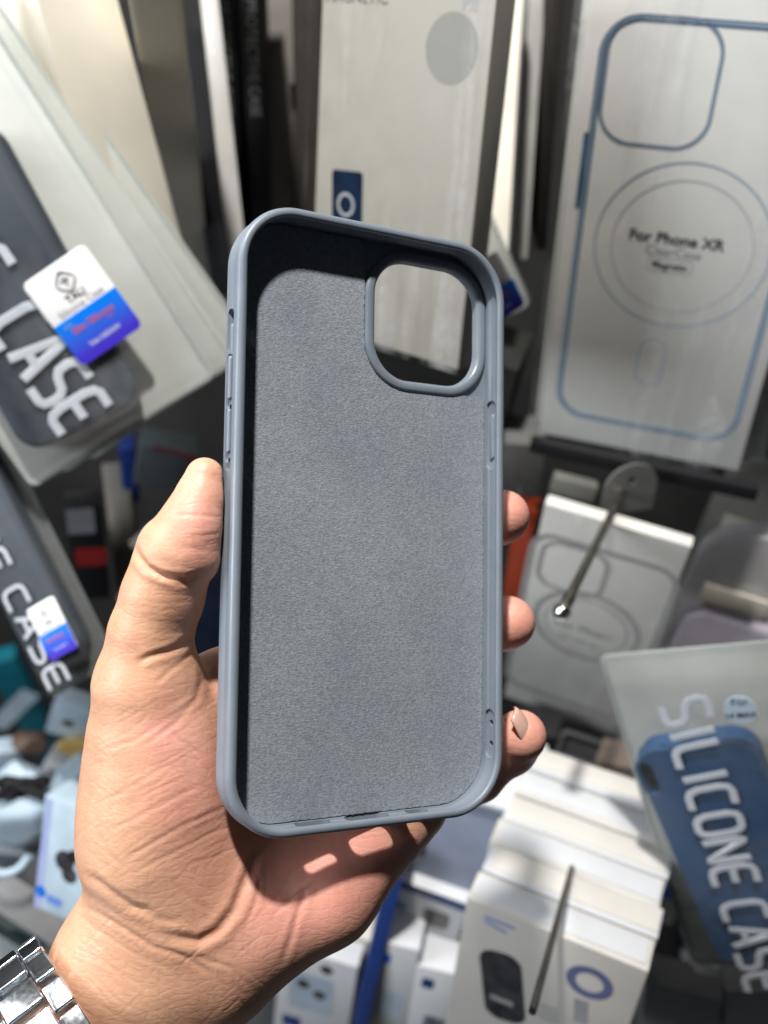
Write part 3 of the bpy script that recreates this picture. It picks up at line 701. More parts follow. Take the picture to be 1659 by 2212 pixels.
# ---- left: stack of frosted pouches with slate silicone cases
for k, (off, lab) in enumerate([((0, 0), 'frosted pouch with slate case and white letters CASE, front of the left stack'),
                 ((34, -48), 'milky pouch edge showing directly behind the frontmost slate case pouch'),
                 ((58, -112), 'milky pouch edge third from the front in the left stack')]):
    q = [(-95+off[0]*1.6, -64+off[1]*.2), (473+off[0]*.55, 816+off[1]), (58, 1066), (-520, 180)]
    q = [(-560+off[0], 200+off[1]), (-95+off[0]*2.2, -64+off[1]*.5), (473+off[0]*.5, 816+off[1]), (58+off[0]*.5, 1066+off[1])]
    if k == 0:
        tA, LA, HA = silicone_pack(q, .098, lab, [(-330, 345), (-8, 300), (300, 822), (100, 1008)], SLATE, 'SILICONE CASE', [(-364, 118), (192, 918), (-6, 704), (100, 640), .086, 0, .9], [(50, 610), (190, 523), (300, 705), (176, 798)], seed=3, group='frosted pouches stacked on the left')
    else:
        LB = LA.copy(); H = HA
        t = thing('phone_case_pouch', lab, 'packaged phone case', Matrix.Translation((.0055*k, .0062*k, -.014*k)) @ LA @ Matrix.Rotation(.03*k, 4, 'Z') @ Matrix.Rotation(-.04*k, 4, 'Y'), 'frosted pouches stacked on the left')
        slab('backing', .098, H, .004, -.0112, -.010, BACKF, t, b=.0004)
        pillow('pouch_film', .098, H, .010, .0006, FILM, t, 7+k); edge_weld(t, .098, H, FILM, z0=-.0098)
        slab('wrapped_case', .078, .16, .011, -.0095, -.0016, SLATE, t, Matrix.Translation((-.006, -.006, 0)), b=.002)
# ---- lower left pouch
silicone_pack([(-232, 880), (-92, 790), (228, 1440), (83, 1520)], 'd.50', 'dark frosted pouch with letters ONE CASE and blue label, lower left', [(-190, 920), (-85, 850), (196, 1410), (92, 1468)], SLATE, 'SILICONE CASE',
    [(-190, 850), (133, 1490), (86, 1440), (128, 1420), .09], [(58, 1318), (118, 1285), (166, 1398), (110, 1430)], filmm=film('shade_dulled_film', (.34, .35, .35), (.02, .12), .3, 10), seed=5, backmat=plain('shaded_backing', (.13, .135, .13), .5, var=.1, scale=20), prior=6)  # film and backing colours darkened to imitate shade on this pouch
# ---- upper left: cream boxes and dark spines
def spine(q, w, T, mat, label, **k): return carton(q, w, T, mat, label, **k)
spine([(40, -60), (262, -60), (400, 640), (300, 660)], 'd.56', .06, CREAM, 'cream card box behind the left pouches, tapering downwards', prior=15, pitch=.08)
spine([(262, -70), (388, -70), (452, 600), (392, 610)], 'd.50', .03, CREAM, 'beige box with a soft grey side beside the cream box', prior=15, warp=.0006, pitch=.1)
t, Lm, H = spine([(388, 60), (470, 60), (535, 640), (455, 640)], 'd.60', .08, BLACKC, 'black box with small grey mark, left of the grey strip box', prior=15)
text('printed_text', 'xs', .006, GINK, t, on_face(Lm, 425, 440), z=.0004)
spine([(425, -80), (462, -80), (540, 600), (496, 600)], 'd.50', .03, GREYC, 'narrow light grey box left of the black PROTECTIVE CASE boxes', prior=15, pitch=.1)
for i, (x0, x1, y0, y1, lab, tx) in enumerate([(462, 512, 500, 560, 'black box lettered PROTECTIVE CASE beside the grey strip', 486), (524, 566, 560, 600, 'second black PROTECTIVE CASE box, nearer the brown boxes', 546)]):
    t, Lm, H = carton([(x0-18, -90), (x1, -90), (x1+12, 640), (x0+40, 640)], 'd.60', .07, BLACKC, lab, prior=25, group='black boxes lettered along their spines')
    c = on_face(Lm, tx, 130); text('printed_text', 'PROTECTIVE CASE', .0078, GREYC, t, c, rot=-math.pi/2, z=.0004)
carton([(566, -80), (632, -80), (640, 640), (585, 640)], 'd.62', .07, plain('taupe_card', (.17, .155, .14), .5), 'taupe grey box between the black spines and dark bag', prior=25, pitch=.3)
t, Lm, H = carton([(634, -80), (694, -80), (690, 640), (640, 640)], 'd.60', .07, plain('umber_card', (.075, .066, .058), .5), 'dark umber box just left of the big white box', prior=25)
patch('printed_mark', Lm, t, [(628, 180), (640, 180), (640, 240), (628, 240)], BLACKC)
# ---- centre white box
tD, LD_, HD = carton([(694, -90), (1086, -90), (984, 800), (676, 700)], .090, .013, plain('shade_toned_card', (.30, .278, .24), .5, var=.04), 'large plain white box hanging behind the phone case', prior=12, bev=.0012)  # white card coloured darker to imitate the shade it hangs in
patch('printed_phone_photo', LD_, tD, [(718, 363), (782, 374), (781, 640), (716, 630)], plain('deep_blue_photo', (.003, .012, .032), .75, var=.6, scale=70, spec=.1), r_=.002)
c = on_face(LD_, 747, 442); ring('printed_ring', LD_, tD, 0, 0, .0052, .0014, GINK, z=.0007, cpt=c)
text('printed_text', 'PII', .008, GINK, tD, on_face(LD_, 1016, 6), z=.0004, off=.0002)
text('printed_text', 'MAGNETIC', .007, INK, tD, on_face(LD_, 770, -6), z=.0004)
disc('shadow_disc', LD_, tD, 975, 105, 58, plain('disc_shadow_tone', (.225, .215, .195), .5))  # darker disc paints a cast shadow onto the card
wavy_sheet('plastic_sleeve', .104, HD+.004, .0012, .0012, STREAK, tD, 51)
# ---- translucent pouch right of the centre box, with a blue label piece
silicone_pack([(790, 250), (960, 170), (1172, 650), (1010, 745)], 'd.50', 'frosted pouch with a small bright blue label right of the held case', filmm=FILMD, seed=9, prior=8, card=[(985, 592), (1076, 540), (1136, 657), (1045, 712)])
# ---- narrow dim boxes between the centre box and the printed box
carton([(1090, -80), (1132, -80), (1100, 560), (1048, 560)], 'd.52', .05, CREAM, 'narrow cream box edge touching the large white box', prior=15, pitch=.25)
carton([(1150, -80), (1182, -80), (1140, 560), (1105, 560)], 'd.56', .06, GREYC, 'narrow grey box in the dark gap left of the printed box', prior=15, pitch=.25)
carton([(1196, -80), (1226, -80), (1178, 540), (1160, 540)], 'd.55', .06, DARKC, 'dark brown narrow box leaning beside the printed box', prior=15)
# ---- box with the drawn phone outline, upper right
tE, LE, HE = carton([(1289, -120), (1913, -108), (1590, 1022), (1163, 930)], .105, .022, plain('bright_white_card', (.80, .78, .74), .4, var=.02), 'white clear case box printed For Phone XR in blue outline, upper right', prior=4, bev=.0010)
def fx(x, y): return on_face(LE, x, y)
pc = [Vector(fx(*p)) for p in [(1216, 500), (1224, 890), (1575, 965), (1400, 33)]]
left = Vector(fx(1262, 400)).x; left2 = Vector(fx(1200, 820)).x; bot = Vector(fx(1390, 928)).y; top = Vector(fx(1480, 36)).y; right = Vector(fx(1659, 690)).x; right2 = Vector(fx(1612, 860)).x
lx = (left+left2)/2; rx = (right+right2)/2; OW, OH = rx-lx, top-bot; oc = ((lx+rx)/2, (top+bot)/2)
outline('printed_outline', OW, OH, .0165, .0030, LBLUEP, tE, oc, z=.0002); outline('printed_outline', OW-.0036, OH-.0036, .0150, .0009, BLUEP, tE, oc, z=.0005); outline('printed_outline', OW, OH, .0165, .0006, BLUEP, tE, oc, z=.0004)
outline('printed_outline', OW-.0020, OH-.0020, .0150, .0008, LBLUEP, tE, oc, z=.00045)
outline('printed_outline', OW-.0042, OH-.0042, .0140, .0004, BLUEP, tE, oc, z=.0004)
cc = Vector(fx(1424, 182)); outline('printed_camera_square', .0475, .0525, .0145, .0013, LBLUEP, tE, tuple(cc)); outline('printed_camera_square', .0475, .0525, .0145, .0004, BLUEP, tE, tuple(cc), z=.00045); outline('printed_camera_square', .0452, .0502, .0135, .0004, BLUEP, tE, tuple(cc), z=.00045)
box('printed_side_key', (lx-.0006, Vector(fx(1268, 370)).y, .00008), (.0028, .034, .00006), BLUEP, tE, bev=0)
cr0 = Vector(fx(1470, 537)); R1 = abs(Vector(fx(1277, 560)).x-cr0.x)
ring('printed_ring', LE, tE, 0, 0, R1, .0009, LBLUEP, cpt=tuple(cr0)); ring('printed_ring', LE, tE, 0, 0, R1*.80, .0006, PALEINK, cpt=tuple(cr0))
pl_ = Vector(fx(1405, 783)); outline('printed_pill', .0135, .0265, .0064, .0009, LBLUEP, tE, tuple(pl_))
text('printed_text', 'For Phone XR', .0073, INK, tE, fx(1460, 519), off=.00018)
text('printed_text', 'ClearCase', .0060, GINK, tE, fx(1454, 546))
text('printed_text', 'Magnetic', .0045, INK, tE, fx(1446, 575), off=.0001)
outline('printed_text_frame', .0205, .0068, .002, .0003, GINK, tE, fx(1446, 575))
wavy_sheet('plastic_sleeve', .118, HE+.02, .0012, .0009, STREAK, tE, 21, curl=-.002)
slab('sleeve_back', .118, HE+.02, .004, -.0245, -.0235, BACKF, tE, b=.0003)
carton([(1330, -100), (1900, -100), (1650, 1000), (1250, 935)], .105, .02, PAPER2, 'white box hanging directly behind the printed Phone XR box', prior=15).__class__
# black strip filling the dark region under it
t, Lm, H = carton([(1142, 950), (1640, 1058), (1632, 1084), (1146, 978)], 'd.50', .006, BLACKC, 'black plastic bar under the printed Phone XR box', prior=20, name='black_strip', cat='display bar')
# ---- hanging box on a hook, right middle
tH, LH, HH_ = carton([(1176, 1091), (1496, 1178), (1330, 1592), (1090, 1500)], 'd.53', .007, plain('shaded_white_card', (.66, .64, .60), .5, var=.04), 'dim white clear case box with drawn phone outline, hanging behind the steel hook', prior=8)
def fy(x, y): return on_face(LH, x, y)
a = Vector(fy(1195, 1165)); b_ = Vector(fy(1425, 1240)); c = Vector(fy(1120, 1470))
ow = .080; oh = .150; ocx = (a.x+b_.x)/2; ocy = a.y-oh/2+.004
outline('printed_outline', ow, oh, .014, .0036, GREYC, tH, (ocx, ocy))
outline('printed_camera_square', .038, .040, .012, .0028, GREYC, tH, tuple(Vector(fy(1236, 1232))))
ring('printed_ring', LH, tH, 0, 0, .031, .0035, plain('mid_grey_ink', (.38, .37, .36), .5), cpt=tuple(fy(1265, 1355)))
ring('printed_ring', LH, tH, 0, 0, .024, .0012, plain('mid_grey_ink', (.38, .37, .36), .5), cpt=tuple(fy(1265, 1355)))
text('printed_text', 'For Phone', .008, GREYC, tH, fy(1262, 1362), off=.0003); text('printed_text', 'ClearCase', .006, GREYC, tH, fy(1250, 1385), off=.0003)
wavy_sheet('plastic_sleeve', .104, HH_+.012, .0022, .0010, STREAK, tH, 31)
# hang tab and hook
def rod(name, a_, b2, r_, mat, label, cat, tip=True, group=None):
    A = P(*a_); Bv = P(*b2); t = thing(name, label, cat, Matrix.Translation(A), group)
    d = Bv-A; tube('rod', [(0, 0, 0), tuple(d)], r_, mat, t, res=6)
    if tip:
        bm = bmesh.new(); bmesh.ops.create_uvsphere(bm, u_segments=20, v_segments=12, radius=r_*1.9); from_bm('ball_tip', bm, plain('polished_tip', (.85, .85, .82), .12, 1), t, Matrix.Translation(d), smooth=True)
        tube('tip_collar', [tuple(d*.96), tuple(d*.90)], r_*1.35, mat, t)
    return t
rod('display_hook', (1356, 1040, .515), (1214, 1322, .42), .0021, METAL, 'steel display hook with a ball tip in front of the dim white box', 'hook')
def hang_tab(x, y, d, r_, mat, label, yaw=0, group=None):
    Lm = Matrix.Translation(P(x, y, d)) @ Matrix.Rotation(PITCH, 4, 'X') @ Matrix.Rotation(yaw, 4, 'Y')
    t = thing('hang_tab', label, 'hang tab', Lm, group)
    pts = [(r_*math.cos(math.radians(a)), r_*math.sin(math.radians(a))) for a in range(0, 181, 10)] + [(-r_, -r_*1.1), (r_, -r_*1.1)]
    plate('tab_sheet', pts, [[(r_*.18*math.cos(a), r_*.3+r_*.18*math.sin(a)) for a in [i*math.pi/6 for i in range(12)]]], -.0004, .0004, mat, t)
    return t
hang_tab(1362, 1052, .505, .0145, plain('frosted_tab', (.24, .24, .235), .3), 'round translucent hang tab at the root of the steel hook', .2)
t, Lm, H = carton([(1200, 1030), (1290, 1055), (1282, 1090), (1186, 1065)], 'd.52', .008, plain('glass_grey', (.16, .16, .145), .12), 'glossy clear blister top above the dim white box', prior=25, name='blister_pack', cat='blister pack')
# ---- domed lilac packs at the right edge
def dome_pack(x, y, d, w, label, matt, casem, yaw=-.35):
    Lm = Matrix.Translation(P(x, y, d)) @ Matrix.Rotation(PITCH, 4, 'X') @ Matrix.Rotation(yaw, 4, 'Y') @ Matrix.Rotation(-.12, 4, 'Z')
    t = thing('domed_pouch', label, 'packaged phone case', Lm, 'domed pouches at the right edge'); h_ = .17
    pts = [(w/2*math.cos(math.radians(a)), w*.42*math.sin(math.radians(a))) for a in range(0, 181, 9)] + [(-w/2, -h_), (w/2, -h_)]
    plate('domed_card', pts, [], -.016, -.001, matt, t); 
    slab('wrapped_case', w*.86, .14, .013, -.0008, .009, casem, t, Matrix.Translation((0, -.095, 0)), b=.003)
    box('paper_tag', (-w*.12, -.016, .002), (w*.5, .014, .002), CREAM, t)
    return t
dome_pack(1640, 1262, .56, .075, 'domed white pouch holding a lilac case, lower of the two right edge pouches', plain('satin_white', (.60, .59, .60), .35), LILAC)
dome_pack(1672, 1110, .62, .075, 'dim domed pouch above the lilac case pouch at right edge', plain('dim_satin', (.32, .31, .28), .45), GREYSIL)
# ---- blue silicone case pouch, lower right
tG, LG, HG = silicone_pack([(1274, 1442), (1700, 1424), (1850, 2150), (1502, 2124)], 'd.42', 'pouch with royal blue case and white letters SILICONE CASE, lower right', [(1384, 1602), (1640, 1602), (1790, 2056), (1544, 2086)], BLUESIL, 'SILICONE CASE',
    [(1472, 1508), (1662, 2150), (1438, 1545), (1526, 1513), .092, -.18], filmm=film('thin_grey_film', (.66, .68, .66), (.02, .15), .25, 14), seed=14, prior=60, pitch=.12, h=.185, crot=0, backmat=plain('grey_backing', (.34, .345, .33), .5, var=.1, scale=20), T=.012,
    cut_px=[(1372, 1640), (1410, 1640), (1432, 1705), (1392, 1712)])
disc('size_sticker', LG, tG, 1600, 1525, 37, plain('pale_blue_sticker', (.42, .52, .62), .35), z=.0030, thick=.0006)
c = on_face(LG, 1598, 1508); text('sticker_text', 'For', .0050, INK, tG, c, z=.0031); c = on_face(LG, 1601, 1536); text('sticker_text', '14 MAX', .0037, INK, tG, c, z=.0031, off=.0001)
# ---- row of white boxes hanging one behind the other, lower right
gq = [(1009, 1944), (1399, 2104), (1345, 2235), (978, 2225)]
LJ, HJ = pose('white row', [(1009, 1944), (1399, 2104), (1290, 2420), (950, 2265)], .082, .12, 10)
Z_UP = Matrix.Identity(4)
for k, lab in enumerate(['front white box with product window in the row below the blue pouch', 'second white box behind the one with the product window', 'third white box from the front in the lower right row',
                         'fourth white box from the front in the lower right row', 'fifth white box, next to last in the lower right row', 'rearmost white box under the shadow in the lower right row']):
    t = thing('retail_box', lab, 'box', LJ @ Matrix.Translation((.0012*math.sin(k*2.1), .0015*math.sin(k*1.3+1), -.0180*k)), 'row of white boxes at lower right')
    box('carton', (0, 0, -.0084), (.082, .12, .0167), PAPER2 if k % 2 else PAPER, t, bev=.0009, warp=.00025 if k else 0, seed=k)
    box('tuck_flap', (.001*math.sin(k), .0604, -.0088), (.078, .0008, .0125), PAPER if k % 2 else PAPER2, t, bev=.0003)
    if k == 0:
        patch('product_window', LJ, t, [(1052, 2052), (1140, 2080), (1120, 2215), (1030, 2190)], SHADE, r_=.008)
        patch('window_highlight', LJ, t, [(1060, 2150), (1110, 2170), (1106, 2178), (1056, 2158)], GREYC, z=.0008)
        cc_ = on_face(LJ, 1272, 2126); ring('printed_ring_logo', LJ, t, 0, 0, .0105, .0042, plain('slate_blue_ink', (.12, .14, .28), .5), cpt=cc_)
        for dy_ in (0, 9): patch('printed_line', LJ, t, [(1046, 1981+dy_), (1112-dy_*2, 2008+dy_), (1111-dy_*2, 2012+dy_), (1045, 1985+dy_)], plain('soft_blue_ink', (.12, .22, .6), .4))
        for dy_ in (0, 12, 24): patch('printed_line', LJ, t, [(1160, 2170+dy_), (1205, 2186+dy_), (1204, 2190+dy_), (1159, 2174+dy_)], GINK)
        patch('printed_block', LJ, t, [(1245, 2160), (1275, 2170), (1262, 2215), (1232, 2205)], GINK)
rod('display_hook', (1300, 1640, .60), (1150, 2185, .35), .0015, METAL, 'steel display hook sticking out over the white box row', 'hook', tip=False)
t = thing('price_tag', 'small clear price holder on the hook above the white boxes', 'price tag', Matrix.Translation(P(1215, 1930, .478)) @ Matrix.Rotation(PITCH-.5, 4, 'X') @ Matrix.Rotation(-.35, 4, 'Z')); box('tag_card', (0, 0, 0), (.042, .010, .001), PAPER2, t); box('tag_rim', (0, -.006, .0006), (.044, .0016, .002), METAL, t)
# translucent clamshells behind the blue pouch
for k in range(5):
    x, y, d = 1300-k*14, 1650+k*52, .60-.015*k
    Lm = Matrix.Translation(P(x, y, d)) @ Matrix.Rotation(PITCH-.9, 4, 'X') @ Matrix.Rotation(-.32, 4, 'Z')
    t = thing('clear_clamshell', ['topmost', 'second', 'third', 'fourth', 'lowest'][k]+' clear plastic clamshell in the dark stack beside the blue pouch', 'clamshell', Lm, 'clear clamshells in the dark stack')
    sweep('shell', .062, .026, .006, [(0, 0), (0, .007), (.0012, .0085), (.003, .0085), (.003, .0075), (.0015, 0)], FILMD, t)
    slab('insert', .05, .016, .004, .0005, .003, BLACKC, t)
# ---- lower middle: shaded boxes, blue edged boxes, divider
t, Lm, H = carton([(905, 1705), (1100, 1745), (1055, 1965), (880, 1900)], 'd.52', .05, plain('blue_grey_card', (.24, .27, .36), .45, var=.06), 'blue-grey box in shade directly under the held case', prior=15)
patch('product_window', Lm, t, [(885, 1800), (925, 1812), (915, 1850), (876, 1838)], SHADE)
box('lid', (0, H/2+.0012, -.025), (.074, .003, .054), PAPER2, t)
t, Lm, H = carton([(828, 1888), (1012, 1955), (960, 2110), (795, 2050)], 'd.56', .05, PAPER2, 'white box with navy rim left of the white box row', prior=15)
patch('printed_rim', Lm, t, [(830, 1888), (1010, 1955), (1007, 1972), (826, 1905)], NAVY)
disc('printed_logo', Lm, t, 865, 1955, 13, plain('steel_logo_ink', (.12, .2, .3), .5)); patch('product_photo', Lm, t, [(920, 1960), (975, 1978), (965, 2010), (905, 1990)], SHADE, r_=.004)
for k, (x, y, lab) in enumerate([(812, 2075, 'white box with small blue mark at bottom centre'), (905, 2130, 'white box with crumpled wrap at bottom centre right')]):
    t, Lm, H = carton([(x-5, y-50), (x+92, y-18), (x+60, y+170), (x-40, y+150)], 'd.56', .03, PAPER2, lab, prior=20, group='small white boxes at bottom centre')
    patch('printed_mark', Lm, t, [(x+8, y-20), (x+34, y-12), (x+30, y+8), (x+4, y)], BLUE if k == 0 else NAVY)
    patch('product_photo', Lm, t, [(x+10, y+60), (x+60, y+75), (x+50, y+130), (x, y+115)], CARB if k else LBLUEP, r_=.003)
t, Lm, H = carton([(850, 1850), (872, 1860), (790, 2260), (745, 2245)], 'd.53', .07, NAVY, 'navy divider card standing between the bottom white boxes', prior=20, name='divider_card', cat='divider')
for k, lab in enumerate(['nearest white box in the bottom stack with earbud picture', 'second white box behind the one with the earbud picture', 'third white box in the bottom stack left of the navy divider', 'fourth white box near the palm edge in the bottom stack', 'rearmost white box just under the palm edge']):
    if k == 0: LK, HK = pose('earbud row', [(605, 2040), (775, 2090), (740, 2290), (590, 2240)], .049, .10, 15)
    t = thing('retail_box', lab, 'box', LK @ Matrix.Translation((.003*k, .001*math.sin(k*2), -.0185*k)), 'stack of white boxes left of the navy divider')
    box('carton', (0, 0, -.0085), (.049, .10, .0168), PAPER if k % 2 else PAPER2, t, bev=.0012)
    if k == 0:
        patch('product_photo', LK, t, [(630, 2095), (725, 2120), (712, 2195), (618, 2168)], LBLUEP, r_=.003)
        for (dx, dy) in ((655, 2125), (690, 2150), (705, 2095)): disc('printed_earbud', LK, t, dx, dy, 13, SHADE, z=.0007)
        patch('printed_mark', LK, t, [(612, 2190), (650, 2200), (646, 2222), (608, 2210)], NAVY)
# ---- lower left: pale boxes, wrapped bundle, teal pouch, yellow paper
t, Lm, H = carton([(100, 1722), (235, 1765), (215, 2020), (72, 1955)], 'd.55', .03, PBLUE, 'pale blue-white box with round camera picture beside the wrist', prior=15)
patch('printed_edge', Lm, t, [(100, 1722), (114, 1727), (88, 1962), (73, 1955)], plain('periwinkle_ink', (.32, .38, .62), .4))
for dx, dy, r_ in ((140, 1860, 20), (150, 1890, 16), (160, 1850, 12)): disc('printed_lens', Lm, t, dx, dy, r_, SHADE, z=.0008)
disc('printed_logo', Lm, t, 88, 1925, 11, BLUE, z=.0008); patch('printed_text_block', Lm, t, [(102, 1930), (135, 1946), (132, 1962), (99, 1946)], plain('soft_blue_ink', (.12, .22, .6), .4))
def crumple(name, x, y, d, s, mat, label, cat, seed, parts=()):
    Lm = Matrix.Translation(P(x, y, d)); t = thing(name, label, cat, Lm)
    rnd = random.Random(seed); bm = bmesh.new(); bmesh.ops.create_icosphere(bm, subdivisions=4, radius=1)
    dirs = [Vector((rnd.gauss(0, 1), rnd.gauss(0, 1), rnd.gauss(0, 1))).normalized() for _ in range(16)]; off = [rnd.uniform(.62, .95) for _ in dirs]
    for v in bm.verts:
        k_ = min([o_/max(.05, v.co.dot(dd)) for dd, o_ in zip(dirs, off) if v.co.dot(dd) > .05]+[1.1]); v.co *= k_
        v.co = Vector((v.co.x*s[0], v.co.y*s[1], v.co.z*s[2]))
    from_bm('wrap', bm, mat, t, smooth=True)
    return t, Lm
t, Lm = crumple('wrapped_bundle', 75, 1735, .62, (.027, .028, .025), PBLUE, 'pale blue wrapped bundle with a black knot at lower left', 'bundle', 3)
tube('black_cord', [(.01*math.cos(a*1.7)*1.5, .016+.006*math.sin(a*2.3), .022+.004*math.sin(a)) for a in [i*.4 for i in range(30)]], .0022, BLACKC, t)
crumple('wrapped_bundle', 165, 1705, .60, (.020, .022, .018), PBLUE, 'smaller pale wrapped bundle touching the hand at lower left', 'bundle', 8)
tube_pts = [P(18+8*math.cos(a), 1790+70*math.sin(a), .58)-P(18, 1790, .58) for a in [math.radians(v) for v in range(-80, 100, 15)]]
t = thing('white_cable', 'looped white cable at the left edge below the bundle', 'cable', Matrix.Translation(P(50, 1830, .58))); tube('cord', [tuple(Vector(((-.012+.016*math.cos(a)), .016*math.sin(a), 0))) for a in [math.radians(v) for v in range(150, 350, 10)]], .0026, PBLUE, t)
t, Lm, H = carton([(-40, 1405), (40, 1455), (135, 1600), (95, 1690)], 'd.62', .02, TEAL, 'teal plastic pouch behind the lower left pouch', prior=25, name='teal_pouch', cat='pouch')
patch('white_area', Lm, t, [(0, 1480), (35, 1500), (60, 1580), (20, 1570)], PBLUE)
crumple('yellow_wrapper', 178, 1612, .66, (.016, .009, .01), YELLOW, 'crumpled yellow paper beside the hand at lower left', 'paper', 12)
crumple('tan_pouch', 62, 1602, .68, (.015, .008, .01), plain('tan_card', (.12, .075, .05), .6), 'small dull tan pouch left of the yellow paper', 'pouch', 15)
for k, (x_, y_, w_, h_, a_, lab) in enumerate([(150, 1560, 90, 70, .3, 'pale blue box half hidden behind the yellow paper'), (20, 1655, 60, 60, -.2, 'small pale box at the left edge above the wrapped bundle'), (118, 1668, 60, 45, .5, 'small pale box between the two wrapped bundles'), (12, 1875, 70, 60, .1, 'dim blue-grey box at the left edge under the cable'), (30, 2085, 90, 60, .35, 'dark teal box at the left edge above the watch')]):
    c_, s_ = math.cos(a_), math.sin(a_); qd = [(x_+u_*c_-v_*s_, y_+u_*s_+v_*c_) for u_, v_ in ((-w_/2, -h_/2), (w_/2, -h_/2), (w_/2, h_/2), (-w_/2, h_/2))]
    t, Lm, H = carton(qd, 'd.%d' % (64+k), .015, (PBLUE, PBLUE, PAPER2, plain('dim_blue_grey', (.12, .15, .18), .5), plain('deep_teal_card', (.01, .04, .045), .5))[k], lab, prior=25)
    if k < 3: patch('printed_mark', Lm, t, [(x_-14, y_-6), (x_+10, y_), (x_+8, y_+12), (x_-16, y_+6)], SHADE if k != 1 else BLUE)
def bar(x0, y0, d0, x1, y1, d1, w_, mat, name, label, cat):
    A = P(x0, y0, d0); Bv = P(x1, y1, d1); d = Bv-A; x = d.normalized(); z = Vector((0, .3, 1)); z = (z-x*z.dot(x)).normalized(); y = z.cross(x)
    Lm = Matrix((x, y, z)).transposed().to_4x4(); Lm.translation = (A+Bv)/2
    t = box(name, (0, 0, 0), (d.length, w_, w_*.6), mat, None, Lm, bev=.001); tag(t, label, cat); return t
bar(-60, 1880, .62, 150, 2010, .60, .022, plain('grey_metal_edge', (.13, .13, .13), .4), 'shelf_rail', 'grey metal shelf rail crossing the lower left corner', 'rail')
bar(-60, 2040, .60, 130, 2160, .58, .03, plain('dark_slate_edge', (.035, .05, .055), .4), 'shelf_edge', 'dark slate shelf edge behind the watch', 'shelf')
bar(250, 1000, .66, 300, 1420, .66, .017, plain('beige_strut', (.14, .125, .105), .5), 'display_strut', 'beige upright strut left of the thumb', 'strut')
bar(285, 1180, .62, 480, 1010, .60, .006, plain('beige_strut', (.14, .125, .105), .5), 'display_rail', 'thin slanting beige rail behind the thumb tip', 'rail')
t, Lm, H = carton([(140, 1100), (215, 1090), (240, 1290), (160, 1300)], 'd.60', .02, BLACKC, 'black box with white panel and red band left of the thumb', prior=25)
patch('white_panel', Lm, t, [(138, 1100), (198, 1098), (210, 1150), (150, 1155)], plain('dim_white', (.28, .28, .31), .5)); patch('red_band', Lm, t, [(158, 1185), (226, 1183), (234, 1218), (168, 1224)], RED)
t, Lm, H = carton([(255, 975), (292, 965), (300, 1085), (268, 1090)], 'd.62', .02, plain('royal_blue_card', (.01, .04, .22), .5), 'royal blue box edge above the beige strut', prior=25)
t, Lm, H = carton([(300, 960), (430, 985), (405, 1060), (290, 1050)], 'd.6', .02, plain('dim_teal_card', (.07, .085, .09), .5), 'dim grey-green pack behind the thumb tip', prior=25)
patch('red_line', Lm, t, [(330, 962), (425, 985), (424, 993), (329, 972)], plain('maroon_ink', (.16, .02, .03), .5))
t, Lm, H = carton([(380, 1110), (500, 1110), (500, 1460), (360, 1440)], 'd.6', .03, plain('night_blue_card', (.004, .009, .03), .5), 'midnight blue box seen between thumb and case', prior=25)
t, Lm, H = carton([(1112, 1130), (1148, 1140), (1122, 1330), (1080, 1310)], 'd.55', .03, ORANGE, 'orange-red box edge between the fingertips', prior=25)
t, Lm, H = carton([(1085, 960), (1185, 960), (1150, 1130), (1075, 1120)], 'd.6', .03, plain('dim_silver_pack', (.13, .13, .125), .3), 'dim silvery pack right of the held case below the power key', prior=25)
t, Lm, H = carton([(760, 690), (1120, 800), (1060, 1010), (740, 900)], 'd.6', .04, plain('dark_olive_card', (.022, .024, .021), .4), 'dark olive box seen through the camera opening', prior=25)

# ================================================================== WATCH BRACELET
m, N, L_, B = new_mat('polished_steel'); STEEL = m
n = noise(N, L_, 700, 4); B.inputs['Base Color'].default_value = (.72, .76, .80, 1); B.inputs['Metallic'].default_value = 1
r = ramp(N, L_, n.outputs['Fac'], (.16,)*3, (.22,)*3); L_.new(r.outputs[0], B.inputs['Roughness'])
wc = P(232, 2258, .271)
nw = (-wc).normalized(); uw = Vector((.545, -.84, 0)); uw = (uw-nw*uw.dot(nw)).normalized(); axw = uw.cross(nw)      # axw runs along the arm
if axw.x > 0: axw = -axw
watch = thing('wrist_watch', 'polished steel link bracelet worn on the wrist at lower left', 'wrist watch', Matrix.Translation(wc))
Ra, Rb = .0322, .0290
def sup(a, n_=2.6): return (math.copysign(abs(math.cos(a))**(2/n_), math.cos(a)), math.copysign(abs(math.sin(a))**(2/n_), math.sin(a)))
tab_ = []; acc_ = 0; pv = None
for i in range(1441):
    c_, s_ = sup(i*math.pi/720); pt = (Ra*c_, Rb*s_)
    if pv: acc_ += math.hypot(pt[0]-pv[0], pt[1]-pv[1])
    tab_.append((acc_, pt)); pv = pt
def at_len(l):
    l = l % acc_
    import bisect
    i = min(1439, max(1, bisect.bisect_left([t_[0] for t_ in tab_], l))); p0, p1 = tab_[i-1][1], tab_[min(1440, i+1)][1]
    return tab_[i][1], (p1[0]-p0[0], p1[1]-p0[1])
import functools
per = []; 
for i in range(720):
    a = i*math.pi/360; per.append((Ra*math.cos(a), Rb*math.sin(a)))
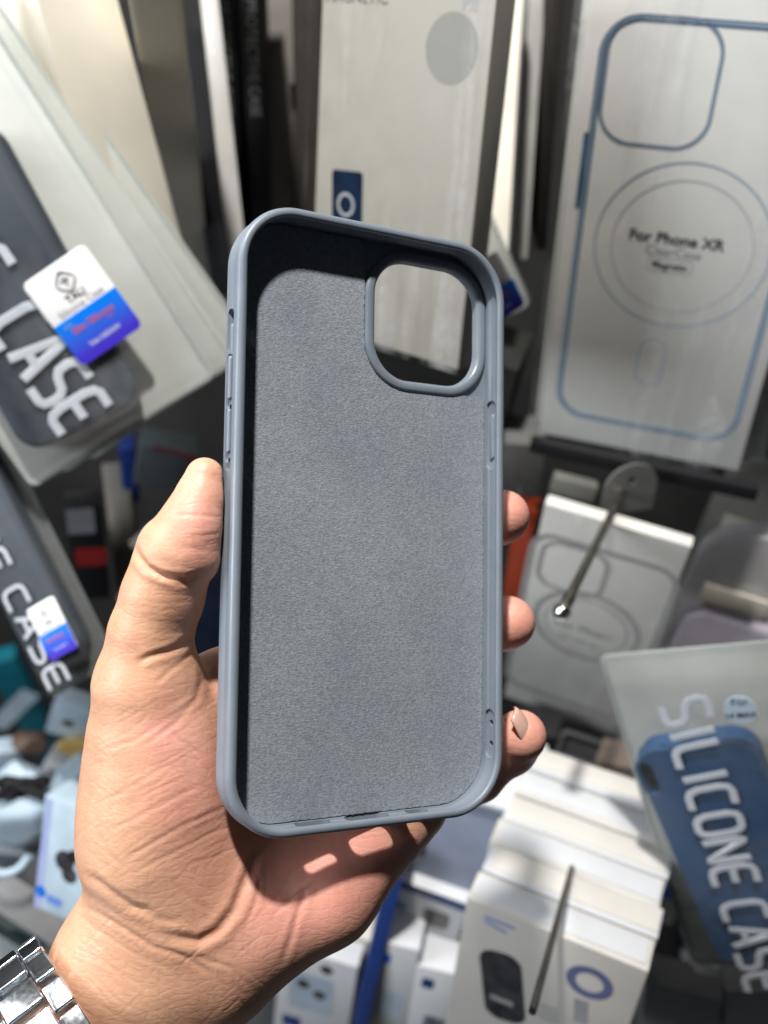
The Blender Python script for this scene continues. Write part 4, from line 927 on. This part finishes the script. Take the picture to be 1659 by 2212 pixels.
def link_at(s0, name, x0, wl, ln, th, zoff):
    """one link: s0 arc angle, x0 position along the arm, wl width along the arm, ln length round the wrist"""
    (cx_, cy_), (tx_, ty_) = at_len(s0/(2*math.pi)*acc_); c_ = uw*cx_+nw*cy_; tg = (uw*tx_+nw*ty_).normalized(); nn = tg.cross(axw)
    if nn.dot(c_) < 0: nn = -nn
    xx = axw; yy = nn.cross(xx)
    Lm = Matrix((xx, yy, nn)).transposed().to_4x4(); Lm.translation = c_+axw*x0+nn*zoff
    return box(name, (0, 0, 0), (wl, ln, th), STEEL, watch, Lm, bev=.0007, seg=3)
nlk = 24
for i in range(nlk):
    a = 2*math.pi*i/nlk; ds = acc_/nlk
    link_at(a, 'edge_link', .0030, .0056, ds*.93, .0034, .0022)
    link_at(a+math.pi/nlk, 'center_link', .0110, .0098, ds*.90, .0038, .0023)
    link_at(a, 'edge_link', .0190, .0056, ds*.93, .0034, .0022)

for k, (qd, mt, lab) in enumerate([
    ([(1430, 1905), (1500, 1930), (1515, 2060), (1425, 2040)], NAVY, 'dark navy box corner under the edge of the blue case pouch'),
    ([(1392, 1980), (1440, 2000), (1470, 2160), (1380, 2130)], BLACKC, 'black box between the white row and the blue case pouch'),
    ([(1290, 1640), (1385, 1670), (1440, 1900), (1330, 1880)], plain('kraft_card', (.13, .10, .08), .6, var=.2), 'brown kraft card behind the clear clamshells'),
    ([(1400, 2120), (1560, 2165), (1530, 2330), (1370, 2290)], plain('mist_card', (.33, .33, .34), .45, var=.08), 'light grey box in the bottom right corner'),
    ([(1570, 2135), (1700, 2150), (1690, 2330), (1555, 2330)], plain('pearl_card', (.42, .42, .43), .4, var=.08), 'pearl grey box at the bottom right edge'),
    ([(1100, 1560), (1200, 1600), (1190, 1700), (1090, 1670)], BLACKC, 'black box behind the little fingertip'),
    ([(1560, 1040), (1720, 1070), (1700, 1130), (1545, 1100)], BLACKC, 'black box under the bar at the right edge')]):
    t, Lm, H = carton(qd, 'd.%d' % (60 if k != 3 and k != 4 else 52), .02, mt, lab, prior=25)
    if k == 3: patch('printed_panel', Lm, t, [(1440, 2160), (1530, 2185), (1520, 2212), (1434, 2190)], GINK)
